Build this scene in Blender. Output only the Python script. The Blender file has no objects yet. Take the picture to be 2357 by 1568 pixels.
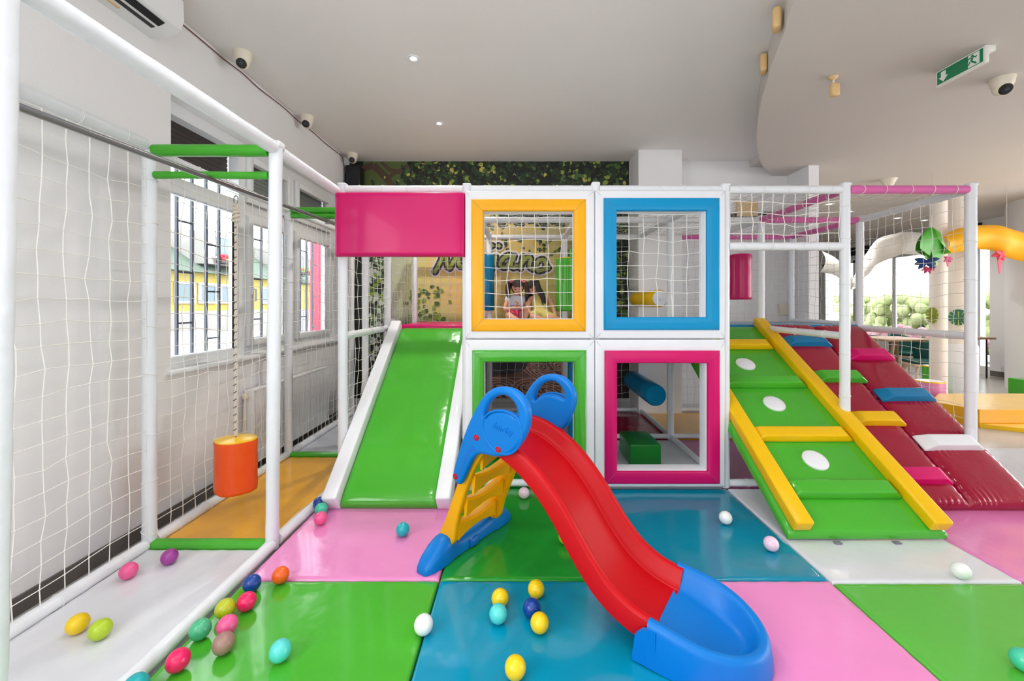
import bpy, bmesh, math, random
from mathutils import Vector, Matrix
from mathutils.geometry import tessellate_polygon
sc = bpy.context.scene
COL = sc.collection
PI = math.pi
# ------------------------------------------------------------------ camera
W_, H_ = 2357, 1568
F, CX, CY, EYE = 960.0, 1199.0, 702.0, 1.407
cam_d = bpy.data.cameras.new('camera'); cam = bpy.data.objects.new('camera', cam_d); COL.objects.link(cam)
cam.location = (0, 0, EYE); cam.rotation_euler = (PI/2, 0, 0)
cam_d.sensor_fit = 'HORIZONTAL'; cam_d.sensor_width = 36; cam_d.lens = 36*F/W_
cam_d.shift_x = -(CX-W_/2)/W_; cam_d.shift_y = (CY-H_/2)/W_
cam_d.clip_start = .02; cam_d.clip_end = 200
sc.camera = cam
# ------------------------------------------------------------------ world, lights, exposure
wd = bpy.data.worlds.new('overcast'); sc.world = wd; wd.use_nodes = True
bg = wd.node_tree.nodes['Background']; bg.inputs[0].default_value = (.93, .965, 1, 1); bg.inputs[1].default_value = 8.0
def area(name, loc, rot, sx, sy, power, col=(1, 1, 1)):
    l = bpy.data.lights.new(name, 'AREA'); l.shape = 'RECTANGLE'; l.size = sx; l.size_y = sy; l.energy = power; l.color = col
    o = bpy.data.objects.new(name, l); COL.objects.link(o); o.location = loc; o.rotation_euler = rot
    return o
area('daylight_rear_windows', (1.0, -2.85, 1.75), (PI/2, 0, 0), 5.6, 2.0, 62, (.95, .975, 1))
area('daylight_left_front_window', (-2.38, -1.0, 2.0), (0, -PI/2, 0), 1.8, 2.8, 150, (.95, .98, 1))
area('fill_right_front', (9.7, 2.0, 1.7), (0, PI/2, 0), 1.9, 7.0, 400, (.98, .985, 1))  # unseen fill lamp added to brighten the ceiling and left wall
def spot(x, y, z, e, soft=.12):
    l = bpy.data.lights.new('top_fill_spot', 'SPOT'); l.energy = e; l.spot_size = 2.3; l.spot_blend = 1; l.shadow_soft_size = soft; l.color = (.97, .98, 1)
    o = bpy.data.objects.new('top_fill_spot_lamp', l); COL.objects.link(o); o.location = (x, y, z)
for (x_, y_) in ((-.87, .2), (-.87, 1.75), (.55, .2), (.55, 1.75), (2.4, .4), (2.6, 1.7)): spot(x_, y_, 3.15, 48)  # fill spots added above the foreground for top light, without fixtures
def portal(name, loc, rot, sx, sy):
    o = area(name, loc, rot, sx, sy, 1); o.data.cycles.is_portal = True
portal('portal_left', (-2.66, 4.19, 1.91), (0, -PI/2, 0), 1.9, 2.66)
portal('portal_right', (10.1, 11.75, 1.6), (0, PI/2, 0), 2.3, 3.7)
sc.view_settings.view_transform = 'Standard'; sc.view_settings.look = 'None'
sc.view_settings.gamma = 1; sc.view_settings.use_curve_mapping = False
sc.view_settings.exposure = -0.48
sc.cycles.use_denoising = True
sc.cycles.max_bounces = 7; sc.cycles.diffuse_bounces = 4; sc.cycles.glossy_bounces = 3
sc.cycles.transparent_max_bounces = 16
sc.cycles.caustics_reflective = False; sc.cycles.caustics_refractive = False
sc.cycles.sample_clamp_indirect = 6

# ------------------------------------------------------------------ materials
def lin(c):
    c = c/255
    return c/12.92 if c <= .04045 else ((c+.055)/1.055)**2.4
def rgb(r, g, b): return (lin(r), lin(g), lin(b), 1)
MATS = {}
def mat(name, col, rough=.5, bump=0, bscale=20, spec=.5, metal=0, coat=0, var=0, vscale=3, emit=0, stretch=(1, 1, 1), trans=0, alpha=1):
    if name in MATS: return MATS[name]
    m = bpy.data.materials.new(name); m.use_nodes = True; MATS[name] = m
    nt = m.node_tree; p = nt.nodes['Principled BSDF']
    p.inputs['Base Color'].default_value = col; p.inputs['Roughness'].default_value = rough
    p.inputs['Specular IOR Level'].default_value = spec; p.inputs['Metallic'].default_value = metal
    p.inputs['Coat Weight'].default_value = coat; p.inputs['Coat Roughness'].default_value = .08
    if trans: p.inputs['Transmission Weight'].default_value = trans
    if alpha < 1: p.inputs['Alpha'].default_value = alpha
    if emit:
        p.inputs['Emission Color'].default_value = col; p.inputs['Emission Strength'].default_value = emit
    tc = nt.nodes.new('ShaderNodeTexCoord')
    if bump:
        mp = nt.nodes.new('ShaderNodeMapping'); mp.inputs['Scale'].default_value = stretch
        nt.links.new(tc.outputs['Object'], mp.inputs[0])
        n = nt.nodes.new('ShaderNodeTexNoise'); n.inputs['Scale'].default_value = bscale; n.inputs['Detail'].default_value = 3
        nt.links.new(mp.outputs[0], n.inputs[0])
        b = nt.nodes.new('ShaderNodeBump'); b.inputs['Strength'].default_value = bump; b.inputs['Distance'].default_value = .02
        nt.links.new(n.outputs[0], b.inputs['Height']); nt.links.new(b.outputs[0], p.inputs['Normal'])
    if var:
        n = nt.nodes.new('ShaderNodeTexNoise'); n.inputs['Scale'].default_value = vscale; n.inputs['Detail'].default_value = 4
        nt.links.new(tc.outputs['Object'], n.inputs[0])
        h = nt.nodes.new('ShaderNodeHueSaturation'); h.inputs['Color'].default_value = col
        r = nt.nodes.new('ShaderNodeMapRange'); r.inputs[1].default_value = .3; r.inputs[2].default_value = .7
        r.inputs[3].default_value = 1-var; r.inputs[4].default_value = 1+var
        nt.links.new(n.outputs[0], r.inputs[0]); nt.links.new(r.outputs[0], h.inputs['Value'])
        nt.links.new(h.outputs[0], p.inputs['Base Color'])
    return m
def vinyl(name, c, rough=.27, bump=.25, bscale=5, coat=.08): return mat('vinyl_'+name, rgb(*c), rough, bump, bscale, .3, coat=coat, var=.03)
MATV = dict(rough=.17, bump=.4, bscale=4.5, coat=.5)
WHITE = vinyl('white', (222, 224, 230), **MATV)
WTUBE = vinyl('tube_white', (234, 237, 242), .33, .3, 16)
WPAD = vinyl('pad_white', (238, 240, 245), .33, .12, 7)
GREEN = vinyl('green', (72, 176, 44), **MATV); DGREEN = vinyl('deep_green', (30, 156, 46), **MATV)
TEAL = vinyl('teal', (0, 146, 182), **MATV); PINK = vinyl('pink', (236, 142, 200), **MATV)
MAG = vinyl('magenta', (214, 6, 106), .36, .08, 5); CRIM = vinyl('crimson', (156, 4, 48), .18, .3, 9, .35)
YEL = vinyl('yellow', (242, 192, 10), .25, .2); ORY = vinyl('orange_yellow', (250, 178, 12), .32, .08, 6)
BLUE = vinyl('blue', (0, 148, 204), .32, .08, 6); MBLUE = vinyl('mid_blue', (20, 124, 176), .22, .25, 9)
ORANGE = vinyl('orange', (240, 84, 22), .22, .3, 8); ROSE = vinyl('rose_tube', (220, 108, 172), .3)
GRNT = vinyl('green_tube', (70, 172, 44), .3, .2, 10); AMBER = vinyl('amber_mat', (246, 178, 16), **MATV)
GREY_MAT = vinyl('grey_mat', (205, 210, 220), .3)
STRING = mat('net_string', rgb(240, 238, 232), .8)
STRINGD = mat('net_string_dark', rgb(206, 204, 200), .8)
SEAM = mat('seam_thread', rgb(120, 122, 128), .8)
STEEL = mat('steel_bar', rgb(140, 142, 146), .3, metal=.8)
PAINT = mat('wall_paint', rgb(238, 237, 238), .85, .08, 60, .3, var=.015, vscale=1.2)
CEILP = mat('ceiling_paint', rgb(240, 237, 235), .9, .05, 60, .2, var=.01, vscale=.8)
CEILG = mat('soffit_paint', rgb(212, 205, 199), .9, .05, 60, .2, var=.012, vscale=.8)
PVC = mat('window_pvc', rgb(236, 238, 240), .35, spec=.5)
RUBBER = mat('rubber_seal', rgb(30, 30, 32), .6)
BLACKP = mat('black_plastic', rgb(16, 16, 18), .4)
CREAM = mat('cream_plastic', rgb(232, 224, 204), .4)
TANP = mat('tan_plastic', rgb(226, 190, 134), .5)
SKB = mat('baseboard_tile', rgb(104, 98, 94), .5, var=.06, vscale=6)
WSKB = mat('white_skirting', rgb(220, 220, 220), .5)
GLASS = mat('window_glass', (1, 1, 1, 1), .0, trans=1); GLASS.node_tree.nodes['Principled BSDF'].inputs['IOR'].default_value = 1.01
IRON = mat('iron_bar', rgb(70, 76, 86), .5)
def tilemat():
    m = mat('floor_tile', rgb(186, 184, 180), .22, .05, 9, .5, var=.04, vscale=.7); return m
TILE = tilemat()

# ------------------------------------------------------------------ mesh helpers
WL = {}
class MB:
    def __init__(s, xf=None): s.v = []; s.f = []; s.mi = []; s.k = 0; s.xf = xf
    def add(s, vs, fs):
        b = len(s.v)
        for p in vs:
            p = Vector(p)
            if s.xf is not None: p = s.xf @ p
            s.v.append(p)
        for f in fs: s.f.append([b+i for i in f]); s.mi.append(s.k)
        return s
    def box(s, x0, x1, y0, y1, z0, z1):
        return s.add([(x0, y0, z0), (x1, y0, z0), (x1, y1, z0), (x0, y1, z0), (x0, y0, z1), (x1, y0, z1), (x1, y1, z1), (x0, y1, z1)],
                     [(0, 3, 2, 1), (4, 5, 6, 7), (0, 1, 5, 4), (1, 2, 6, 5), (2, 3, 7, 6), (3, 0, 4, 7)])
    def rbox(s, x0, x1, y0, y1, z0, z1, r=.01, seg=3):
        bm = bmesh.new(); bmesh.ops.create_cube(bm, size=1)
        for v in bm.verts:
            v.co = Vector(((x0+x1)/2+v.co.x*(x1-x0), (y0+y1)/2+v.co.y*(y1-y0), (z0+z1)/2+v.co.z*(z1-z0)))
        r = min(r, .49*min(x1-x0, y1-y0, z1-z0))
        bmesh.ops.bevel(bm, geom=bm.edges[:], offset=r, segments=seg, profile=.5, affect='EDGES')
        bm.verts.index_update()
        s.add([v.co.copy() for v in bm.verts], [[v.index for v in f.verts] for f in bm.faces]); bm.free(); return s
    def tube(s, pts, r, n=10, cap=True, closed=False, ph=0):
        pts = [Vector(p) for p in pts]; m = len(pts)
        rs = r if isinstance(r, (list, tuple)) else [r]*m
        t0 = (pts[1]-pts[0]).normalized()
        up = Vector((0, 0, 1)) if abs(t0.z) < .9 else Vector((0, 1, 0))
        a = t0.cross(up).normalized(); vs = []; fs = []
        for i, p in enumerate(pts):
            if closed: t = (pts[(i+1) % m]-pts[i-1]).normalized()
            else: t = (pts[min(i+1, m-1)]-pts[max(i-1, 0)]).normalized()
            a = (a-t*a.dot(t)).normalized(); b = t.cross(a)
            for k in range(n):
                an = 2*PI*k/n+ph; vs.append(p+(a*math.cos(an)+b*math.sin(an))*rs[i])
        for i in range(m if closed else m-1):
            j = (i+1) % m
            for k in range(n):
                l = (k+1) % n; fs.append((i*n+k, i*n+l, j*n+l, j*n+k))
        if cap and not closed:
            fs.append(tuple(range(n-1, -1, -1))); fs.append(tuple((m-1)*n+k for k in range(n)))
        return s.add(vs, fs)
    def lathe(s, prof, o, n=24, M=None):
        vs = []; fs = []; o = Vector(o); m = len(prof)
        for (r, z) in prof:
            for k in range(n):
                an = 2*PI*k/n; p = Vector((r*math.cos(an), r*math.sin(an), z))
                if M is not None: p = M @ p
                vs.append(o+p)
        for i in range(m-1):
            for k in range(n):
                l = (k+1) % n; fs.append((i*n+k, i*n+l, (i+1)*n+l, (i+1)*n+k))
        if prof[0][0] > 1e-5: fs.append(tuple(range(n-1, -1, -1)))
        if prof[-1][0] > 1e-5: fs.append(tuple((m-1)*n+k for k in range(n)))
        return s.add(vs, fs)
    def ell(s, c, rx, ry, rz, n=16, m=10, M=None):
        pr = [(max(math.sin(PI*i/m), 1e-6), -math.cos(PI*i/m)) for i in range(m+1)]
        S = Matrix.Diagonal((rx, ry, rz)); M2 = (M @ S) if M is not None else S
        return s.lathe(pr, c, n, M2)
    def prism(s, poly, fn, d0, d1, holes=()):
        """2D polygon (with holes) extruded; fn(u, v, d) gives the point"""
        loops = [list(poly)]+[list(h) for h in holes]
        flat = [p for l in loops for p in l]
        tri = tessellate_polygon([[Vector((p[0], p[1], 0)) for p in l] for l in loops])
        n = len(flat); vs = [fn(p[0], p[1], d0) for p in flat]+[fn(p[0], p[1], d1) for p in flat]
        fs = [tuple(t) for t in tri]+[tuple(n+i for i in reversed(t)) for t in tri]
        b = 0
        for l in loops:
            k = len(l)
            for i in range(k): j = (i+1) % k; fs.append((b+i, b+j, n+b+j, n+b+i))
            b += k
        return s.add(vs, fs)
    def cushion(s, x0, x1, y0, y1, z0, z1, p=6, n=16, wr=0, seed=0):
        rnd = random.Random(seed); ph = [rnd.uniform(0, 6) for _ in range(6)]
        vs = []; fs = []
        for j in range(n+1):
            for i in range(n+1):
                u = math.sin(PI/2*(2*i/n-1)); v = math.sin(PI/2*(2*j/n-1))
                h = (max(0, 1-abs(u)**p)*max(0, 1-abs(v)**p))**(1/3)
                X = x0+(x1-x0)*(u+1)/2; Y = y0+(y1-y0)*(v+1)/2
                w = wr*h*(math.sin(X*165+ph[0]+2.5*math.sin(Y*9+ph[1]+X*11))*max(0, abs(v)-.45)*(.5+.5*math.sin(X*13+ph[3]))*1.8+.8*math.sin(Y*120+ph[2]+2*math.sin(X*17))*max(0, abs(u)-.72)*2)
                vs.append((X, Y, z0+(z1-z0)*(.25+.75*h)+w))
        for j in range(n):
            for i in range(n): a = j*(n+1)+i; fs.append((a, a+1, a+n+2, a+n+1))
        ring = [i for i in range(n+1)]+[j*(n+1)+n for j in range(1, n+1)]+[n*(n+1)+i for i in range(n-1, -1, -1)]+[j*(n+1) for j in range(n-1, 0, -1)]
        b = len(vs)
        for k in ring: vs.append((vs[k][0], vs[k][1], z0))
        R = len(ring)
        for k in range(R): l = (k+1) % R; fs.append((ring[k], b+k, b+l, ring[l]))
        fs.append(tuple(b+k for k in range(R-1, -1, -1)))
        return s.add(vs, fs)
    def build(s, name, mats, parent=None, ang=40, fix=True, **tags):
        xs = [p.x for p in s.v]; ys = [p.y for p in s.v]; zs = [p.z for p in s.v]
        c = Vector(((min(xs)+max(xs))/2, (min(ys)+max(ys))/2, min(zs)))
        me = bpy.data.meshes.new(name); me.from_pydata([tuple(p-c) for p in s.v], [], s.f)
        if not isinstance(mats, (list, tuple)): mats = [mats]
        for m in mats: me.materials.append(m)
        me.polygons.foreach_set('material_index', s.mi)
        if fix:
            bm = bmesh.new(); bm.from_mesh(me); bmesh.ops.recalc_face_normals(bm, faces=bm.faces[:]); bm.to_mesh(me); bm.free()
        me.polygons.foreach_set('use_smooth', [True]*len(me.polygons))
        me.set_sharp_from_angle(angle=math.radians(ang)); me.update()
        o = bpy.data.objects.new(name, me); COL.objects.link(o); o.location = c; WL[o.name] = c
        if parent: attach(o, parent)
        for k, v in tags.items(): o[k] = v
        return o
def attach(o, parent):
    o.parent = parent; o.matrix_parent_inverse = Matrix.Translation(-WL[parent.name])
def thing(name, loc, label, cat, group=None):
    o = bpy.data.objects.new(name, None); COL.objects.link(o); o.location = loc; o.empty_display_size = .05
    WL[o.name] = Vector(loc); o['label'] = label; o['category'] = cat
    if group: o['group'] = group
    return o
def tag(o, label, cat, group=None, kind=None):
    o['label'] = label; o['category'] = cat
    if group: o['group'] = group
    if kind: o['kind'] = kind
    return o
def struct(name, mb, m, parent=None, **k):
    o = mb.build(name, m, parent, **k)
    if not parent: o['kind'] = 'structure'
    return o
def from_object(o_tmp, name, mats, parent=None, rem=True):
    dg = bpy.context.evaluated_depsgraph_get(); ev = o_tmp.evaluated_get(dg)
    me = bpy.data.meshes.new_from_object(ev); mw = o_tmp.matrix_world.copy()
    vs = [mw @ v.co for v in me.vertices]; fs = [list(p.vertices) for p in me.polygons]
    mb = MB(); mb.add(vs, fs)
    d = o_tmp.data; bpy.data.objects.remove(o_tmp); 
    return mb.build(name, mats, parent, ang=50)
def PX(px, Y): return (px-CX)/F*Y
def PZ(py, Y): return EYE-(py-CY)/F*Y
def P(px, py, Y): return Vector((PX(px, Y), Y, PZ(py, Y)))
def catmull(pts, n):
    """closed smooth resample"""
    m = len(pts); out = []
    for i in range(m):
        p0, p1, p2, p3 = [Vector(pts[(i+k-1) % m]) for k in range(4)]
        for j in range(n):
            t = j/n
            out.append(.5*((2*p1)+(p2-p0)*t+(2*p0-5*p1+4*p2-p3)*t*t+(3*p1-p0-3*p2+p3)*t**3))
    return out
def catopen(pts, n):
    pts = [Vector(p) for p in pts]; m = len(pts); out = []
    for i in range(m-1):
        p0 = pts[max(i-1, 0)]; p1 = pts[i]; p2 = pts[i+1]; p3 = pts[min(i+2, m-1)]
        for j in range(n):
            t = j/n
            out.append(.5*((2*p1)+(p2-p0)*t+(2*p0-5*p1+4*p2-p3)*t*t+(3*p1-p0-3*p2+p3)*t**3))
    out.append(pts[-1]); return out
rng = random.Random(7)
def net(O, U, V, lu, lv, parent, cell=.1, jit=.006, r=.0021, sag=.012, m=None, seed=None, name='net'):
    O = Vector(O); U = Vector(U).normalized(); V = Vector(V).normalized(); N = U.cross(V)
    rd = random.Random(seed if seed is not None else rng.random())
    nu = max(1, round(lu/cell)); nv = max(1, round(lv/cell)); cu = lu/nu; cv = lv/nv
    a, b, c, d = [rd.uniform(0, 6) for _ in range(4)]
    nodes = [[None]*(nv+1) for _ in range(nu+1)]
    for i in range(nu+1):
        for j in range(nv+1):
            ei = min(i, nu-i, 2)/2; ej = min(j, nv-j, 2)/2; e = .35+.65*ei*ej
            du = (rd.gauss(0, jit)+.006*math.sin(j*.9+a+i*.25))*e
            dv = (rd.gauss(0, jit)+.012*math.sin(i*.8+b+j*.2))*e-(.012*math.sin(PI*i/nu) if abs(V.z) > .5 else 0)
            dn = sag*(math.sin(i*.5+c)*math.cos(j*.45+d))*e+rd.gauss(0, jit)*e
            nodes[i][j] = O+U*(i*cu+du)+V*(j*cv+dv)+N*dn
    mb = MB()
    for i in range(nu+1): mb.tube(nodes[i], r, 4, cap=False)
    for j in range(nv+1): mb.tube([nodes[i][j] for i in range(nu+1)], r*.9, 4, cap=False)
    if cell >= .08:
        k = r*2.1
        for i in range(nu+1):
            for j in range(nv+1):
                p = nodes[i][j]
                mb.add([p+U*k, p-U*k, p+V*k, p-V*k, p+N*k, p-N*k], [(0, 2, 4), (2, 1, 4), (1, 3, 4), (3, 0, 4), (2, 0, 5), (1, 2, 5), (3, 1, 5), (0, 3, 5)])
    return mb.build(name, m or STRING, parent, fix=False)
def wrapped(p0, p1, r, m, parent, name='rail', ties=0, n=14, seed=0, wob=.03):
    p0 = Vector(p0); p1 = Vector(p1); L = (p1-p0).length; k = max(2, int(L/.06)); rd = random.Random(seed+int(L*1000))
    pts = [p0.lerp(p1, i/k) for i in range(k+1)]
    mb = MB(); mb.tube(pts, [r*(1+rd.uniform(-wob, wob)) for _ in pts], n)
    o = mb.build(name, m, parent)
    if ties:
        t = MB(); d = (p1-p0).normalized(); up = Vector((0, 0, 1)) if abs(d.z) < .9 else Vector((0, 1, 0)); a = d.cross(up).normalized(); b = d.cross(a)
        for i in range(ties):
            c = p0.lerp(p1, (i+.5)/ties+rd.uniform(-.02, .02)); sk = rd.uniform(-.01, .014)
            t.tube([c+(a*math.cos(q)+b*math.sin(q))*(r*1.07)+d*sk*math.cos(q) for q in [2*PI*j/12 for j in range(12)]], .0024, 5, closed=True)
        t.build('net_tie', STRING, o, fix=False)
    return o

# ================================================================== ROOM SHELL
FZ = -.07; CZ = 3.42; SZ = 3.21; LX = -2.4; BY = 5.84; RX = 9.8
struct('floor', MB().box(LX-.3, RX+.3, -3, 14.2, FZ-.1, FZ), TILE)
struct('ceiling', MB().box(LX-.3, RX+.3, -3, 14.2, CZ, CZ+.12), CEILP)
crv = [(1.0, -3), (1.02, -1), (1.1, .4), (1.33, 1.5), (1.62, 2.47), (1.74, 2.75), (1.89, 3.15), (2.01, 3.42), (2.13, 3.70), (2.39, 4.22), (2.66, 4.70), (3.11, 5.38), (3.52, 5.83)]
cp = [tuple(v) for v in catopen([(a, b, 0) for a, b in crv], 6)]
poly = [(a, b) for a, b, _ in cp]+[(3.52, 14.1), (RX, 14.1), (RX, -3)]
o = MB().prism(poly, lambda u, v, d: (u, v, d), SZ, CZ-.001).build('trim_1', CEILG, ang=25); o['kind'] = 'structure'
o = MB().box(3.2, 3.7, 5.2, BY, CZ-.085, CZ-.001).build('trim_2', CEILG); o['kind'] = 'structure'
WY0, WY1, WZ0, WZ1 = 2.86, 5.52, .96, 2.86
struct('wall_left', MB().box(LX-.25, LX, -3, WY0, FZ, CZ).box(LX-.25, LX, WY1, BY+.2, FZ, CZ).box(LX-.25, LX, WY0, WY1, FZ, WZ0).box(LX-.25, LX, WY0, WY1, WZ1, CZ), PAINT)
struct('baseboard_left', MB().box(LX, LX+.012, -3, BY, FZ, .02), SKB)
struct('wall_back', MB().box(LX, 3.85, BY, BY+.2, FZ, CZ), PAINT)
struct('baseboard_back', MB().rbox(1.53, 3.85, BY-.014, BY, FZ, .03, .004).rbox(LX, 1.5, BY-.03, BY, FZ+.1, .10, .004), WSKB)
struct('wall_pillar', MB().box(1.525, 2.09, 5.41, BY, FZ, CZ), PAINT)
struct('wall_stub', MB().box(3.72, 3.85, 5.39, 14.2, FZ, CZ), PAINT)
struct('wall_rear', MB().box(LX, RX, -3.1, -2.9, FZ, .7).box(LX, RX, -3.1, -2.9, .7, CZ), PAINT)
struct('wall_far', MB().box(3.85, RX, 14, 14.2, FZ, CZ), PAINT)
RW0, RW1 = 9.9, 13.6
struct('wall_right', MB().box(RX, RX+.25, -3, 8.72, FZ, CZ).box(RX, RX+.25, 9.02, RW0, FZ, CZ).box(RX, RX+.25, RW1, 14.2, FZ, CZ)
       .box(RX, RX+.25, 8.72, 9.02, 2.7, CZ).box(RX, RX+.25, 8.72, 9.02, FZ, .1).box(RX, RX+.25, RW0, RW1, 2.72, CZ).box(RX, RX+.25, RW0, RW1, FZ, .5), PAINT)
struct('baseboard_right', MB().box(RX-.015, RX, -3, 8.7, FZ, .04), SKB)
# curved partition at the far right
pts = [(9.0+.5*math.cos(a), 6.9+.75*math.sin(a)) for a in [PI*k/16 for k in range(0, 17)]]
o = MB().prism(pts+[(8.5, 6.2), (9.5, 6.2)], lambda u, v, d: (u, v, d), FZ, SZ).build('wall_bulge', PAINT, ang=30); o['kind'] = 'structure'
# left window -------------------------------------------------------
def bars_frame(mb, x0, x1, y0, y1, z0, z1, w):
    mb.rbox(x0, x1, y0, y0+w, z0, z1, .006, 2).rbox(x0, x1, y1-w, y1, z0, z1, .006, 2)
    mb.rbox(x0, x1, y0+w, y1-w, z0, z0+w, .006, 2).rbox(x0, x1, y0+w, y1-w, z1-w, z1, .006, 2)
wf = MB(); X0, X1 = -2.58, -2.49
wf.box(X0, X1, WY0, WY0+.09, WZ0, WZ1).box(X0, X1, 3.68, 3.77, WZ0, WZ1).box(X0, X1, 4.47, 4.57, WZ0, WZ1).box(X0, X1, 5.42, WY1, WZ0, WZ1)
wf.box(X0, X1+.001, WY0, WY1, WZ0, 1.03).box(X0, X1+.001, WY0, WY1, 2.22, 2.33).box(X0, X1+.001, WY0, WY1, 2.77, WZ1)
win = struct('window_1', wf, PVC)
for (a, b, c, d) in ((3.77, 4.47, 1.03, 2.22), (4.57, 5.42, 1.03, 2.22), (3.77, 4.47, 2.33, 2.77), (4.57, 5.42, 2.33, 2.77)):
    s = MB(); bars_frame(s, X1-.03, X1+.035, a+.005, b-.005, c+.005, d-.005, .06); s.build('window_sash', PVC, win)
for (a, b, c, d) in ((2.95, 3.68, 1.03, 2.22), (3.77, 4.47, 1.03, 2.22), (4.57, 5.42, 1.03, 2.22)):
    MB().box(-2.54, -2.53, a, b, c, d).build('window_pane', GLASS, win)
    MB().box(-2.528, -2.524, b-.03, b-.018, c, d).build('glass_seal', RUBBER, win)
g = mat('shutter_slat', rgb(126, 132, 128), .6); gd = mat('shutter_brown', rgb(58, 50, 48), .7)
def slats(y0, y1, z0, z1, m, nm='roller_shutter'):
    s = MB(); z1 += .04; k = int((z1-z0)/.04)+1
    for i in range(k): s.rbox(-2.6, -2.585, y0, y1, z0+i*(z1-z0)/k, z0+(i+.92)*(z1-z0)/k, .004, 2)
    return s.build(nm, m, win)
slats(2.95, 3.68, 2.5, 2.77, gd); slats(3.77, 4.47, 2.33, 2.77, g); slats(4.57, 5.42, 2.33, 2.77, g)
h = MB().rbox(-2.46, -2.44, 3.795, 3.82, 1.5, 1.56, .004).tube([(-2.44, 3.807, 1.55), (-2.42, 3.807, 1.55), (-2.418, 3.807, 1.52), (-2.42, 3.807, 1.44)], .009, 8)
h.build('window_handle', PVC, win)
struct('trim_3', MB().rbox(X1, -2.37, WY0-.03, WY1, WZ0-.035, WZ0-.003, .008), PVC)
struct('trim_4', MB().rbox(-2.4, -2.385, WY0+.0, WY1, WZ1, WZ1+.07, .004), PVC)
# window in right wall
rw = MB()
for y in (RW0, 11.0, 12.3, RW1-.07): rw.box(RX+.05, RX+.12, y, y+.07, .5, 2.72)
rw.box(RX+.05, RX+.121, RW0, RW1, .5, .57).box(RX+.05, RX+.121, RW0, RW1, 2.65, 2.72)
win2 = struct('window_2', rw, PVC); MB().box(RX+.08, RX+.085, RW0+.07, RW1-.07, .57, 2.65).build('window_pane', GLASS, win2)
rw = MB().box(RX+.05, RX+.12, 8.72, 8.76, .1, 2.7).box(RX+.05, RX+.12, 8.98, 9.02, .1, 2.7)
win3 = struct('window_3', rw, PVC); MB().box(RX+.08, RX+.085, 8.76, 8.98, .1, 2.7).build('window_pane', GLASS, win3)
# dark openings above the windows (open ventilation lights)
o = MB().box(RX-.02, RX+.0, 10.0, 12.6, 2.86, 3.09).build('trim_5', BLACKP); o['kind'] = 'structure'
o = MB().box(RX-.02, RX+.0, 8.86, 9.32, 3.0, 3.16).build('trim_6', BLACKP); o['kind'] = 'structure'

# ================================================================== OUTSIDE the left window
YW = mat('house_yellow', rgb(176, 160, 84), .8, var=.03); CONC = mat('yard_wall', rgb(150, 148, 144), .9, var=.08, vscale=2)
ROOF = mat('roof_shingle', rgb(88, 104, 92), .8, .3, 14, var=.12, vscale=9); ASPH = mat('street', rgb(188, 188, 190), .9, var=.05)
struct('ground_outside', MB().box(-30, LX-.26, -2, 34, -.6, -.5), ASPH)
t = MB().rbox(-7.15, -7, 4, 30, -.5, 1.27, .02).build('yard_wall', CONC); tag(t, 'pale stained concrete yard wall across the street outside the barred window', 'wall')
hs = thing('house', (-10.5, 14, -.5), 'yellow house with green shingle roof seen through the barred window', 'house')
MB().box(-14, -10, 6, 24, -.5, 2.45).build('house_wall', YW, hs)
MB().add([(-9.7, 5.7, 2.4), (-9.7, 24.3, 2.4), (-12, 24.3, 4.0), (-12, 5.7, 4.0), (-14.3, 5.7, 2.4), (-14.3, 24.3, 2.4)], [(0, 1, 2, 3), (3, 2, 5, 4), (0, 3, 4), (1, 5, 2), (0, 4, 5, 1)]).build('roof', ROOF, hs)
WF = mat('far_window_glass', rgb(96, 116, 124), .1)
for y in (12.0, 12.9, 13.8, 16.0, 17.0, 20, 21): 
    f = MB(); bars_frame(f, -9.99, -9.93, y, y+.75, 1.45, 2.1, .07); w = f.build('house_window', PVC, hs); MB().box(-9.98, -9.96, y+.06, y+.69, 1.5, 2.05).build('pane', WF, w)
FLW = mat('flower_red', rgb(220, 50, 70), .7); FLG = mat('flower_leaf', rgb(110, 170, 80), .7)
for y in (13.0, 17.4):
    MB().box(-11.4, -9.75, y, y+1.7, 2.7, 3.75).build('dormer', CONC, hs)
    f = MB(); bars_frame(f, -9.75, -9.7, y+.15, y+1.55, 2.9, 3.65, .07); w = f.build('dormer_window', PVC, hs); MB().box(-9.745, -9.73, y+.2, y+1.5, 2.95, 3.6).build('pane', WF, w)
    fl = MB(); r2 = random.Random(3)
    for i in range(40): fl.k = i % 2; fl.ell((-9.6+r2.uniform(-.06, .06), y+r2.uniform(.3, 1.4), 2.86+r2.uniform(0, .16)), .06, .08, .05, 6, 4)
    fl.build('window_flowers', [FLW, FLG], hs)
    MB().box(-9.7, -9.5, y+.25, y+1.45, 2.74, 2.84).build('flower_box', gd, hs)
car = thing('car', (-5.2, 7.2, -.5), 'white parked car outside at the bottom of the barred window', 'car')
body = [(-1.9, .25), (1.9, .25), (1.95, .6), (1.75, .82), (.95, .9), (.45, 1.35), (-.9, 1.38), (-1.5, .95), (-1.9, .85), (-1.97, .5)]
MB().prism(body, lambda u, v, d: (-5.2+d, 7.2+u, -.42+v), -.8, .8).build('car_body', mat('car_paint', rgb(236, 238, 242), .2, coat=.6), car)
MB().prism([(-.8, .93), (.75, .93), (.38, 1.28), (-.78, 1.3)], lambda u, v, d: (-5.2+d, 7.2+u, -.42+v), -.81, .81).build('car_window', WF, car)
MB().rbox(-6.0, -4.4, 5.2, 5.28, -.05, .2, .02).build('grille', BLACKP, car)
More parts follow.
